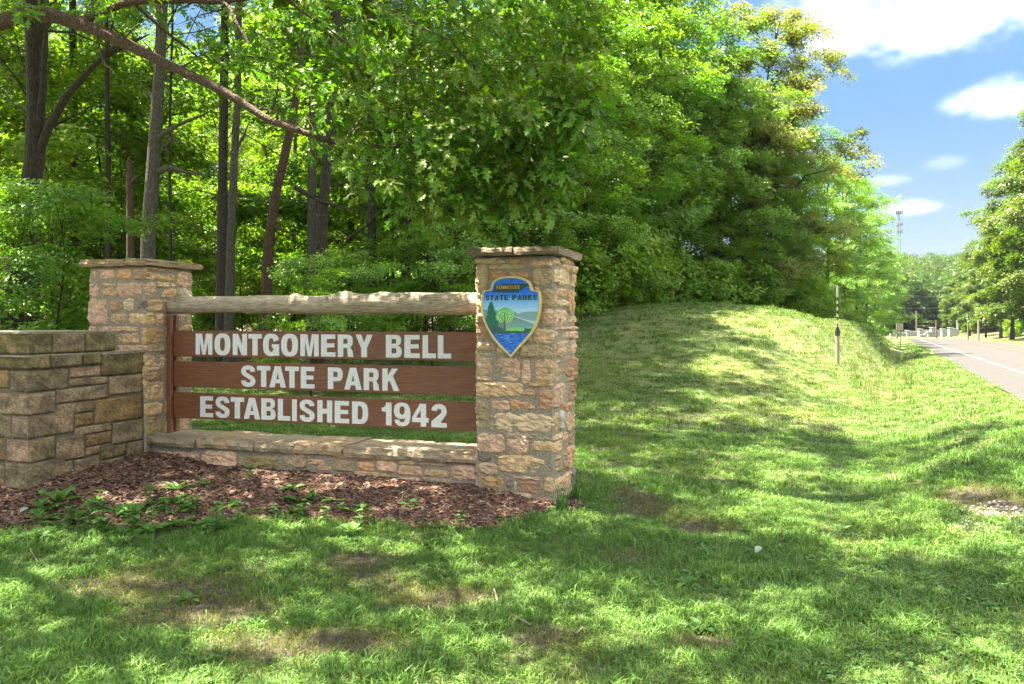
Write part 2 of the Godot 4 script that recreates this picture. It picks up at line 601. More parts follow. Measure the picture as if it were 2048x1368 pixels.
func strip(p0: float, p1: float, lift: float, d0: float, d1: float, cross := 0.02) -> ArrayMesh:
	# a ribbon of the road between two distances from its near edge
	var v := PackedVector3Array()
	var ix := PackedInt32Array()
	var n := 60
	var cols: int = maxi(1, int((p1 - p0) / 0.9))
	for i in n + 1:
		var d := lerpf(d0, d1, pow(float(i) / n, 1.6))
		for j in cols + 1:
			var p := lerpf(p0, p1, float(j) / cols)
			if j == 0 and cols > 4:
				p += 0.05 * nz2.get_noise_2d(d * 1.7, 3.0) + 0.03 * nz2.get_noise_2d(d * 6.0, 9.0)
			var crown: float = cross * minf(p, 8.0 - p)
			v.append(Vector3(road_edge(d) + p / 0.903, road_y(d) + crown + lift, -d))
	for i in n:
		for j in cols:
			var a := i * (cols + 1) + j
			ix.append_array(PackedInt32Array([a, a + cols + 1, a + 1, a + 1, a + cols + 1, a + cols + 2]))
	return smooth_mesh(v, ix)

func build_road() -> void:
	struct("road", strip(0.0, 7.4, 0.0, -25.0, 127.0), mats["asphalt"], "pale two-lane asphalt road running away beside the grass ditch")
	struct("edge_line", strip(1.18, 1.32, 0.005, -25.0, 118.0), mats["white_line"], "white edge line painted along the near side of the road")
	struct("centre_line", strip(4.02, 4.13, 0.005, -25.0, 124.0), mats["yellow_line"], "yellow line painted along the middle of the road")
	struct("centre_line", strip(4.25, 4.36, 0.005, -25.0, 124.0), mats["yellow_line"], "second yellow line painted beside the first")

# ---------------------------------------------------------------- stonework
func pal(k: String) -> Color:
	match k:
		"t": return Color(0.594, 0.398, 0.228)
		"l": return Color(0.615, 0.456, 0.275)
		"o": return Color(0.594, 0.339, 0.172)
		"p": return Color(0.615, 0.398, 0.262)
		"g": return Color(0.498, 0.349, 0.215)
		"y": return Color(0.594, 0.403, 0.211)
		"b": return Color(0.424, 0.247, 0.142)
		"d": return Color(0.212, 0.165, 0.133)
		"w": return Color(0.551, 0.495, 0.421)
		"m": return Color(0.318, 0.247, 0.107)
		"k": return Color(0.392, 0.291, 0.163)
		"q": return Color(0.435, 0.272, 0.116)
	return Color(0.35, 0.27, 0.18)

func stone_mesh(w: float, h: float, dep: float, col: Color, rough := 1.0, moss := 0.0) -> ArrayMesh:
	var nx: int = clampi(int(w / 0.024) + 1, 4, 15)
	var ny: int = clampi(int(h / 0.022) + 1, 4, 10)
	var o := rf(0, 500)
	var v := PackedVector3Array()
	var c := PackedColorArray()
	var ix := PackedInt32Array()
	var tilt := Vector2(rf(-1, 1), rf(-1, 1)) * 0.10 * rough
	var stain: Color = Color(0.46, 0.27, 0.13) if rf(0, 1) < 0.5 else Color(0.26, 0.21, 0.15)
	for j in ny + 1:
		for i in nx + 1:
			var a := 2.0 * i / nx - 1.0
			var b := 2.0 * j / ny - 1.0
			var x := a * w * 0.5
			var y := b * h * 0.5
			var edge: float = maxf(absf(a), absf(b))
			# rounded corners and a wandering outline
			var cr: float = minf(w, h) * (0.10 if rough > 0.5 else 0.02) * rough
			x -= signf(a) * cr * pow(absf(a), 3.0) * pow(absf(b), 5.0)
			y -= signf(b) * cr * pow(absf(b), 3.0) * pow(absf(a), 5.0)
			x += 0.008 * rough * nz.get_noise_2d(o + y * 14.0, o + a)
			y += 0.008 * rough * nz.get_noise_2d(o + x * 14.0 + 50.0, o + b)
			var drop := pow(edge, 14.0)
			var z := 0.006 * rough * (1.0 - drop) + (x * tilt.x + y * tilt.y)
			z += 0.019 * rough * nz.get_noise_2d(o + x * 9.0, o * 1.3 + y * 14.0) * (1.0 - 0.6 * drop)
			z += 0.006 * rough * nz2.get_noise_2d(o + x * 34.0, y * 48.0)
			z += 0.004 * rough * signf(nz2.get_noise_2d(o + x * 5.0, y * 22.0))
			z -= 0.010 * rough * drop
			v.append(Vector3(x, y, z))
			var n := nz.get_noise_2d(o + x * 6.0, o + y * 11.0)
			var q := col * (1.12 + 0.24 * n + 0.08 * nz2.get_noise_2d(o + x * 30.0, y * 60.0))
			q = q.lerp(stain, 0.42 * ss(0.12, 0.5, nz.get_noise_2d(o * 2.0 + x * 8.0, y * 12.0)))
			if moss > 0.0:
				q = q.lerp(Color(0.115, 0.115, 0.03), moss * ss(-0.15, 0.4, nz.get_noise_2d(o + x * 5.0 + 9.0, y * 6.0)))
			if rough < 0.5:
				q = q * lerpf(0.66, 1.12, ss(-0.35, 0.3, nz.get_noise_2d(o + x * 3.0, o + y * 7.0)))
				q = q.lerp(Color(0.10, 0.085, 0.05), 0.5 * ss(0.8, 1.0, b) * ss(-0.2, 0.4, nz2.get_noise_2d(o + x * 9.0, 3.0)))
			c.append(Color(q.r, q.g, q.b))
	for j in ny:
		for i in nx:
			var a := j * (nx + 1) + i
			ix.append_array(PackedInt32Array([a, a + nx + 1, a + 1, a + 1, a + nx + 1, a + nx + 2]))
	var rim := []
	for i in nx + 1:
		rim.append(i)
	for j in range(1, ny + 1):
		rim.append(j * (nx + 1) + nx)
	for i in range(nx - 1, -1, -1):
		rim.append(ny * (nx + 1) + i)
	for j in range(ny - 1, 0, -1):
		rim.append(j * (nx + 1))
	var at := v.size()
	for r in rim:
		var p := v[r]
		v.append(Vector3(p.x, p.y, -dep))
		c.append(c[r] * 0.9)
	for k in rim.size():
		var k2 := (k + 1) % rim.size()
		ix.append_array(PackedInt32Array([rim[k], rim[k2], at + k, rim[k2], at + k2, at + k]))
	return flat_mesh(v, ix, c) if rough > 0.5 else smooth_mesh(v, ix, c)

func flat_mesh(v: PackedVector3Array, ix: PackedInt32Array, c: PackedColorArray) -> ArrayMesh:
	# broken faces: every facet keeps its own edge
	return arrays_mesh(v, ix, c)

# where a pixel of the photograph meets the plane "tb" behind the pillar fronts: (s, y)
func on_front(u: float, v: float, tb := 0.0) -> Vector2:
	var k := (u - 1024.0) / FOCAL
	var s: float = (k * (7.2 + 0.952 * tb) - 0.378 - 0.306 * tb) / (0.952 + 0.306 * k)
	var d := 7.2 - 0.306 * s + 0.952 * tb
	return Vector2(s, CAM_H + (640.0 - v) / FOCAL * d)

# and the plane at "s" that runs back from the front: (tb, y)
func on_side(u: float, v: float, s: float) -> Vector2:
	var k := (u - 1024.0) / FOCAL
	var tb: float = (k * (7.2 - 0.306 * s) - 0.378 - 0.952 * s) / (0.306 - 0.952 * k)
	var d := 7.2 - 0.306 * s + 0.952 * tb
	return Vector2(tb, CAM_H + (640.0 - v) / FOCAL * d)

func lay(parent: Node3D, face: String, a: Vector2, b: Vector2, k: String, s0: float, rough := 1.0, m := "stone", moss := 0.0, proud := 0.006, called := "stone") -> void:
	# a stone set in the front ("front") or the right-hand side ("side") of a pier whose own origin lies at s0, tb 0
	var w := absf(b.x - a.x) - (0.002 if rough > 0.5 else 0.005)
	var h := absf(b.y - a.y) - (0.002 if rough > 0.5 else 0.005)
	if w < 0.02 or h < 0.02:
		return
	var col := pal(k) * rf(0.9, 1.1) * (0.62 if m == "ashlar" else 1.0)
	var o := obj(called, stone_mesh(w, h, 0.07, col, rough, moss), mats[m], parent)
	var c := (a + b) * 0.5
	proud += rf(-0.005, 0.008) * rough
	if face == "front":
		o.position = Vector3(c.x - s0, c.y, proud)
	else:
		o.position = Vector3(proud, c.y, -c.x)
		o.rotation.y = PI / 2

func lay_list(parent: Node3D, face: String, list: String, ox: float, oy: float, sc: float, s0: float, plane: float, lim: Vector2) -> void:
	for row in list.split(";", false):
		var f := row.strip_edges().split(" ", false)
		var q0 := Vector2(ox + f[0].to_float() / sc, oy + f[1].to_float() / sc)
		var q1 := Vector2(ox + f[2].to_float() / sc, oy + f[3].to_float() / sc)
		var a := on_front(q0.x, q0.y, plane) if face == "front" else on_side(q0.x, q0.y, plane)
		var b := on_front(q1.x, q1.y, plane) if face == "front" else on_side(q1.x, q1.y, plane)
		if face == "side":
			var mid := on_side((q0.x + q1.x) * 0.5, q0.y, plane)
			a.y = mid.y
			b.y = on_side((q0.x + q1.x) * 0.5, q1.y, plane).y
		else:
			a.y = on_front((q0.x + q1.x) * 0.5, q0.y, plane).y
			b.y = on_front((q0.x + q1.x) * 0.5, q1.y, plane).y
		a.x = clampf(a.x, lim.x, lim.y)
		b.x = clampf(b.x, lim.x, lim.y)
		lay(parent, face, a, b, f[4], s0)

func core_mesh(x0: float, x1: float, y0: float, y1: float, z0: float, z1: float) -> ArrayMesh:
	# mortar body with a slightly wavy skin
	var b := box_mesh(Vector3(x1 - x0, y1 - y0, z1 - z0), 0.02, Vector3(x0 + x1, y0 + y1, z0 + z1) * 0.5)
	return b

func slab_mesh(w: float, h: float, dep: float, col: Color, seed_o: float, rag := 0.02) -> ArrayMesh:
	# a rough split slab: a box grid with torn edges
	var v := PackedVector3Array()
	var c := PackedColorArray()
	var ix := PackedInt32Array()
	var prof := [[-0.5, -1.0], [-0.5, -0.98], [-0.1, -1.03], [0.3, -0.99], [0.5, -0.97], [0.5, -0.9], [0.5, -0.45], [0.5, 0.0], [0.5, 0.45], [0.5, 0.9], [0.5, 0.97], [0.3, 1.0], [-0.1, 1.03], [-0.5, 0.98], [-0.5, 0.4], [-0.5, -0.4]]
	var n := maxi(6, int(w / 0.032))
	var m := prof.size()
	for i in n + 1:
		var x := (float(i) / n - 0.5) * w
		for j in m:
			var y: float = prof[j][0] * h
			var z: float = -prof[j][1] * dep * 0.5
			var e := 1.0 if absf(prof[j][1]) > 0.8 else 0.3
			z += rag * e * nz.get_noise_3d(seed_o + x * 6.0, y * 14.0, prof[j][1] * 3.0) * 1.4
			y += rag * 0.55 * nz.get_noise_3d(seed_o + x * 5.0, prof[j][1] * 2.0, 7.0 + prof[j][0])
			var xx := x
			if i == 0 or i == n:
				xx += rag * nz.get_noise_3d(seed_o, y * 12.0, z * 6.0) * 1.3
				y *= 0.93
			v.append(Vector3(xx, y, z))
			var q := col * (1.0 + 0.35 * nz.get_noise_3d(seed_o + x * 4.0, y * 8.0, z * 4.0))
			c.append(Color(q.r, q.g, q.b))
	for i in n:
		for j in m:
			var a := i * m + j
			var b := i * m + (j + 1) % m
			ix.append_array(PackedInt32Array([a, b, a + m, b, b + m, a + m]))
	for e in 2:
		var mid := v.size()
		var s := Vector3.ZERO
		for j in m:
			s += v[e * n * m + j]
		v.append(s / m)
		c.append(col)
		for j in m:
			ix.append_array(PackedInt32Array([mid, e * n * m + j, e * n * m + (j + 1) % m]))
	return flat_mesh(v, ix, c)

func build_sign() -> void:
	# right-hand pillar, its origin at the front right corner
	var y_r := 0.0
	var rp := thing("stone_pillar", "square sandstone pillar carrying the blue shield at the right end of the sign", "pillar", SO, SIGN_TURN)
	obj("mortar_core", core_mesh(-0.748, 0.0, -0.15, 2.33, -0.82, 0.0), mats["mortar"], rp)
	lay_list(rp, "front", "108 130 430 190 l;450 135 560 190 o;570 150 618 190 t;620 150 890 222 p;235 195 610 245 l;110 195 232 455 g;245 262 425 345 o;440 268 650 345 o;680 235 890 410 g;118 460 255 680 g;260 350 680 460 g;265 470 680 660 t;690 420 765 650 p;110 690 250 970 b;260 670 760 830 t;265 840 680 985 p;118 985 300 1068 t;310 1000 550 1120 t;115 1078 290 1335 g;770 430 900 630 g;775 645 900 815 p;690 835 900 1000 t;560 1010 900 1140 k;305 1140 560 1400 p;575 1155 670 1400 p;700 1150 900 1410 t", 930, 490, 5.068, 0.0, 0.0, Vector2(-0.752, 0.004))
	lay_list(rp, "front", "112 70 600 225 y;650 78 900 118 y;660 42 770 74 l;110 10 270 60 g;610 140 710 215 o;745 135 900 362 b;110 245 240 570 k;250 250 455 365 p;460 248 722 355 o;255 380 290 570 k;290 385 900 585 l;125 585 408 795 p;415 630 650 800 p;678 668 900 785 y;430 590 900 655 g;130 795 265 885 d;275 800 340 890 k;134 890 340 1020 g;340 815 900 1005 y;136 1025 400 1150 q;412 1040 482 1180 d;490 1025 775 1062 g;495 1065 525 1215 l;530 1068 740 1215 b;805 1035 900 1190 t;748 1068 800 1180 k;700 1235 900 1345 b;150 1155 400 1260 k;420 1190 690 1310 g;300 1270 690 1370 k", 930, 750, 5.068, 0.0, 0.0, Vector2(-0.752, 0.004))
	lay_list(rp, "side", "903 130 955 210 t;960 140 1110 195 t;960 200 1138 280 y;903 235 1060 410 l;1070 290 1138 445 y;903 430 935 630 g;940 440 1030 540 t;1035 455 1138 700 o;940 550 1030 625 l;903 650 1020 815 p;1030 710 1135 800 t;903 828 1120 862 p;903 870 925 950 t;930 870 1120 955 p;930 970 1060 1130 t;1065 950 1125 1115 p;903 1005 928 1140 g;965 1130 1125 1400 b;903 1160 960 1400 t", 930, 490, 5.068, 0.0, 0.0, Vector2(-0.004, 0.825))
	lay_list(rp, "side", "903 80 1035 330 p;1040 78 1125 265 b;990 272 1125 352 o;903 370 948 580 y;955 358 1012 560 w;1020 360 1125 565 t;903 590 980 652 l;903 660 985 785 y;990 570 1040 690 l;1045 580 1125 692 b;1022 705 1125 935 o;903 800 1015 985 k;978 990 1070 1150 t;1075 945 1125 1085 d;903 1040 970 1180 y;903 1195 985 1320 g;990 1160 1125 1260 k", 930, 750, 5.068, 0.0, 0.0, Vector2(-0.004, 0.825))
	rough_back(rp, -0.748, 0.0, 0.82, 0.0, 2.3)
	var q := 0.0
	for c in [[-0.59, 0.30, 0.44], [-0.155, 0.30, 0.43], [-0.54, 0.775, 0.54], [-0.105, 0.775, 0.33]]:
		var o := obj("capstone", slab_mesh(c[2] * 0.99, 0.070, 0.52 if c[1] < 0.5 else 0.46, Color(0.27, 0.205, 0.14) if c[1] < 0.5 else Color(0.34, 0.26, 0.17), 3.0 + q), mats["stone"], rp)
		o.position = Vector3(c[0], 2.375, -c[1] + 0.105)
		q += 17.0
	# left-hand pillar
	var lp := thing("stone_pillar", "square sandstone pillar at the left end of the sign behind the low block wall", "pillar", SO + SA * -4.54, SIGN_TURN)
	obj("mortar_core", core_mesh(-0.757, 0.0, -0.1, 2.33, -0.75, 0.0), mats["mortar"], lp)
	lay_list(lp, "front", "105 190 350 305 p;360 190 525 300 o;530 185 659 218 t;545 225 659 308 b;80 320 190 470 p;200 335 370 365 t;200 375 345 470 y;385 330 659 475 p;350 375 380 470 g;88 480 290 755 p;305 500 390 635 b;440 490 555 618 l;400 490 435 620 k;575 500 659 605 d;310 645 480 748 t;490 640 659 762 y;88 770 175 835 p;180 775 365 835 p;370 775 605 830 y;375 838 605 955 y;615 785 659 955 y;375 962 659 1030 p;100 840 365 950 p;100 960 365 1060 t;375 1040 659 1150 t;100 1070 365 1200 p;375 1160 659 1290 y;100 1210 365 1340 t;375 1300 659 1420 t", 160, 500, 5.068, -4.54, 0.0, Vector2(-5.302, -4.535))
	lay_list(lp, "side", "665 180 980 217 g;662 226 975 318 y;985 220 1138 388 p;780 325 975 382 l;800 390 1060 492 t;662 325 770 478 p;665 500 825 625 t;662 635 760 765 y;765 640 860 780 p;662 788 850 955 q;650 962 855 1045 k;662 1055 860 1225 t;662 1235 860 1322 b;1070 400 1138 640 p;830 500 1060 640 g;970 650 1138 745 g;960 755 1138 825 y;870 660 960 760 t;870 770 950 900 t;960 835 1138 960 t;870 910 950 1050 y;960 970 1138 1120 l;870 1060 950 1180 t;960 1130 1138 1250 t;870 1190 950 1320 y;960 1260 1138 1380 k", 160, 500, 5.068, -4.54, -4.54, Vector2(-0.004, 0.755))
	lay_list(lp, "side", "1168 450 1320 612 t;1160 622 1300 728 y;1168 735 1260 890 m;1265 735 1320 870 m;1330 600 1400 740 t;1405 610 1520 740 l;1330 750 1430 880 y;1440 750 1520 900 t", 0, 650, 4.024, -4.54, -4.54, Vector2(-0.004, 0.755))
	rough_back(lp, -0.757, 0.0, 0.75, 0.2, 2.3)
	for c in [[-0.515, 0.28, 0.60], [-0.077, 0.28, 0.275], [-0.53, 0.72, 0.57], [-0.0925, 0.72, 0.305]]:
		var o := obj("capstone", slab_mesh(c[2] * 0.99, 0.075, 0.50 if c[1] < 0.5 else 0.42, Color(0.36, 0.26, 0.155), 103.0 + q, 0.028), mats["stone"], lp)
		o.position = Vector3(c[0], 2.372, -c[1] + 0.09)
		q += 13.0
	build_wing()
	build_ledge()
	build_boards()
	build_emblem(rp)

func rough_back(p: Node3D, x0: float, x1: float, dep: float, y0: float, y1: float) -> void:
	# the sides turned from the photograph: coursed the same way
	var y := y0
	while y < y1 - 0.05:
		var h: float = minf(rf(0.12, 0.24), y1 - y)
		var x := x0
		while x < x1 - 0.03:
			var w: float = minf(rf(0.18, 0.42), x1 - x)
			if x1 - x - w < 0.1:
				w = x1 - x
			var o := obj("stone", stone_mesh(w - 0.012, h - 0.012, 0.06, pal(["t", "p", "g", "y", "k"][rng.randi() % 5])), mats["stone"], p)
			o.position = Vector3(x + w * 0.5, y + h * 0.5, -dep - 0.01)
			o.rotation.y = PI
			x += w
		x = 0.02
		while x < dep - 0.03:
			var w: float = minf(rf(0.2, 0.42), dep - x)
			if dep - x - w < 0.1:
				w = dep - x
			var o := obj("stone", stone_mesh(w - 0.012, h - 0.012, 0.06, pal(["t", "p", "g", "y", "k"][rng.randi() % 5])), mats["stone"], p)
			o.position = Vector3(x0 - 0.01, y + h * 0.5, -x - w * 0.5)
			o.rotation.y = -PI / 2
			x += w
		y += h

func build_wing() -> void:
	# the block wall that comes forward from the left-hand pillar; x along the sign, z towards the viewer
	var o := SO + SA * -4.54
	var w := thing("block_wall", "low weathered sandstone block wall with a stepped mossy top left of the sign", "wall", o, SIGN_TURN)
	obj("mortar_core", box_mesh(Vector3(1.36, 1.5, 1.40), 0.01, Vector3(-0.692, 0.655, 0.710)), mats["mortar_dark"], w)
	obj("mortar_core", box_mesh(Vector3(1.33, 0.20, 0.985), 0.01, Vector3(-0.69, 1.515, 0.905)), mats["mortar_dark"], w)
	for b in [[1.416, 1.196, 1.30, 1.424, "m"], [1.19, 0.83, 1.305, 1.42, "k"], [0.82, 0.585, 1.31, 1.42, "m"], [0.58, 0.0, 1.18, 1.42, "m"],
		[1.416, 0.975, 1.09, 1.295, "k"], [0.965, 0.585, 1.19, 1.30, "p"], [0.97, 0.48, 1.105, 1.185, "g"], [0.475, 0.02, 0.98, 1.175, "g"],
		[1.416, 1.12, 0.88, 1.083, "g"], [1.112, 0.48, 0.957, 1.098, "g"], [1.112, 0.665, 0.842, 0.952, "g"], [0.66, 0.02, 0.70, 0.955, "q"],
		[1.416, 0.91, 0.667, 0.875, "g"], [0.90, 0.665, 0.712, 0.836, "q"], [0.90, 0.44, 0.622, 0.706, "g"], [0.435, 0.01, 0.47, 0.694, "k"],
		[1.416, 1.12, 0.45, 0.66, "k"], [1.112, 0.775, 0.40, 0.636, "g"], [0.77, 0.44, 0.50, 0.616, "q"], [0.77, 0.59, 0.41, 0.495, "y"], [0.583, 0.25, 0.34, 0.465, "m"], [0.245, 0.0, 0.30, 0.465, "k"],
		[1.416, 0.9, 0.20, 0.444, "k"], [0.89, 0.60, 0.2, 0.395, "g"], [0.59, 0.0, 0.16, 0.33, "k"],
		[1.41, 1.16, 1.435, 1.635, "m"], [1.155, 0.78, 1.435, 1.637, "k"], [0.775, 0.40, 1.435, 1.632, "m"]]:
		var lip := 0.018 if b[2] > 1.29 and b[3] < 1.43 else 0.0
		lay(w, "side", Vector2(-b[0], b[2]), Vector2(-b[1], b[3]), b[4], 0.0, 0.22, "ashlar", 0.55 if b[4] == "m" else 0.22, -0.004 + lip, "block")
	for b in [[0.0, 0.5, 1.30, 1.424, "m"], [0.5, 1.36, 1.30, 1.424, "m"], [0.0, 0.22, 1.09, 1.295, "k"], [0.23, 0.62, 1.12, 1.295, "q"], [0.63, 1.36, 1.09, 1.295, "k"], [0.0, 0.5, 0.88, 1.083, "g"], [0.51, 1.36, 0.88, 1.083, "k"], [0.0, 0.2, 0.667, 0.875, "g"], [0.21, 0.6, 0.667, 0.875, "k"], [0.61, 1.36, 0.667, 0.875, "g"], [0.0, 0.27, 0.45, 0.66, "p"], [0.28, 0.7, 0.45, 0.66, "q"], [0.71, 1.36, 0.45, 0.66, "g"], [0.0, 0.29, 0.2, 0.444, "k"], [0.30, 0.8, 0.2, 0.444, "q"], [0.81, 1.36, 0.2, 0.444, "k"], [0.0, 0.68, 1.435, 1.637, "m"], [0.69, 1.36, 1.435, 1.635, "m"]]:
		var col := pal(b[4]) * rf(0.9, 1.1) * 0.62
		var lip := 0.018 if b[2] > 1.29 and b[3] < 1.43 else 0.0
		var s := obj("block", stone_mesh(b[1] - b[0] - 0.005, b[3] - b[2] - 0.005, 0.07, col, 0.22, 0.5 if b[4] == "m" else 0.2), mats["ashlar"], w)
		s.position = Vector3(-(b[0] + b[1]) * 0.5, (b[2] + b[3]) * 0.5, 1.414 + lip)
	# what lies on the steps: flat stone tops
	for t in [[-0.69, 1.416, 0.71, 1.39, 1.44], [-0.69, 1.628, 0.905, 1.36, 1.02]]:
		var s := obj("top_slab", slab_mesh(t[3], 0.03, t[4], Color(0.30, 0.26, 0.18), 40.0 + t[0], 0.006), mats["ashlar"], w)
		s.position = Vector3(t[0], t[1], t[2])

func build_ledge() -> void:
	var o := SO + SA * -4.54
	var w := thing("low_wall", "low rubble stone wall with flat coping between the two pillars", "wall", o, SIGN_TURN)
	obj("mortar_core", box_mesh(Vector3(3.79, 0.55, 0.50), 0.02, Vector3(1.895, 0.135, -0.345)), mats["mortar"], w)
	lay_list(w, "front", "90 305 330 395 p;340 310 630 395 p;640 300 1080 485 p;1170 355 1545 490 m;1600 335 1890 500 g;1100 370 1160 480 k;1900 395 2040 470 y", 290, 850, 5.851, -4.54, 0.09, Vector2(-4.53, -0.752))
	lay_list(w, "front", "80 470 250 540 g;275 400 520 555 k;545 428 752 540 o;780 418 1010 552 p;1035 470 1325 600 t;1340 520 1625 608 y;1650 470 1960 650 p;1050 425 1640 470 l;270 345 520 395 t;540 365 1020 412 q;530 548 1020 612 t;1035 608 1300 690 p;1310 615 1640 690 k;0 405 170 465 y", 620, 850, 5.851, -4.54, 0.09, Vector2(-4.53, -0.752))
	for n in w.get_children():
		if n.name.begins_with("stone"):
			n.position.z -= 0.09
	var us := [296.0, 391.0, 472.0, 507.0, 588.0, 685.0, 822.0, 892.0, 960.0]
	for k in us.size() - 1:
		var a := on_front(us[k], 880, 0.05).x
		var b := on_front(us[k + 1], 890, 0.05).x
		var c := obj("coping_stone", slab_mesh(b - a - 0.006, 0.092 + rf(-0.008, 0.008), 0.60, [Color(0.34, 0.27, 0.18), Color(0.43, 0.31, 0.19), Color(0.38, 0.29, 0.19)][k % 3], 60.0 + k * 9.0, 0.018), mats["stone"], w)
		c.position = Vector3((a + b) * 0.5 + 4.54, 0.450 + rf(-0.006, 0.006), -0.345 + rf(-0.012, 0.012))

# ---------------------------------------------------------------- lettering: each glyph is a set of pieces that meet edge to edge in a box one unit high
func rect(x0: float, y0: float, x1: float, y1: float) -> PackedVector2Array:
	return PackedVector2Array([Vector2(x0, y0), Vector2(x1, y0), Vector2(x1, y1), Vector2(x0, y1)])

func pts(a: Array) -> PackedVector2Array:
	var r := PackedVector2Array()
	for k in range(0, a.size(), 2):
		r.append(Vector2(a[k], a[k + 1]))
	return r

func flip_x(p: PackedVector2Array, about: float) -> PackedVector2Array:
	var r := PackedVector2Array()
	for q in p:
		r.append(Vector2(2.0 * about - q.x, q.y))
	return r

func oval(c: Vector2, rx: float, ry: float, deg: float, e := 0.78) -> Vector2:
	var a := deg_to_rad(deg)
	return c + Vector2(signf(cos(a)) * pow(absf(cos(a)), e) * rx, signf(sin(a)) * pow(absf(sin(a)), e) * ry)

func ring(out: Array, c: Vector2, rx: float, ry: float, ci: Vector2, ix: float, iy: float, a0: float, a1: float, n := 20) -> void:
	for k in n:
		var a := lerpf(a0, a1, float(k) / n)
		var b := lerpf(a0, a1, float(k + 1) / n)
		out.append(PackedVector2Array([oval(c, rx, ry, a), oval(c, rx, ry, b), oval(ci, ix, iy, b), oval(ci, ix, iy, a)]))

func bowl(out: Array, x0: float, xm: float, x1: float, y0: float, y1: float, tb: float, tt: float, t: float) -> void:
	out.append(rect(x0, y1 - tt, xm, y1))
	out.append(rect(x0, y0, xm, y0 + tb))
	var c := Vector2(xm, (y0 + y1) * 0.5)
	var ci := Vector2(xm, (y0 + tb + y1 - tt) * 0.5)
	ring(out, c, x1 - xm, (y1 - y0) * 0.5, ci, x1 - xm - t, (y1 - tt - y0 - tb) * 0.5, -90, 90, 12)

func stroke(out: Array, path: Array, half: Array) -> void:
	var l := []
	for k in path.size():
		var a: Vector2 = path[maxi(k - 1, 0)]
		var b: Vector2 = path[mini(k + 1, path.size() - 1)]
		var n := (b - a).normalized().orthogonal()
		l.append([path[k] + n * half[k], path[k] - n * half[k]])
	for k in path.size() - 1:
		out.append(PackedVector2Array([l[k][0], l[k][1], l[k + 1][1], l[k + 1][0]]))

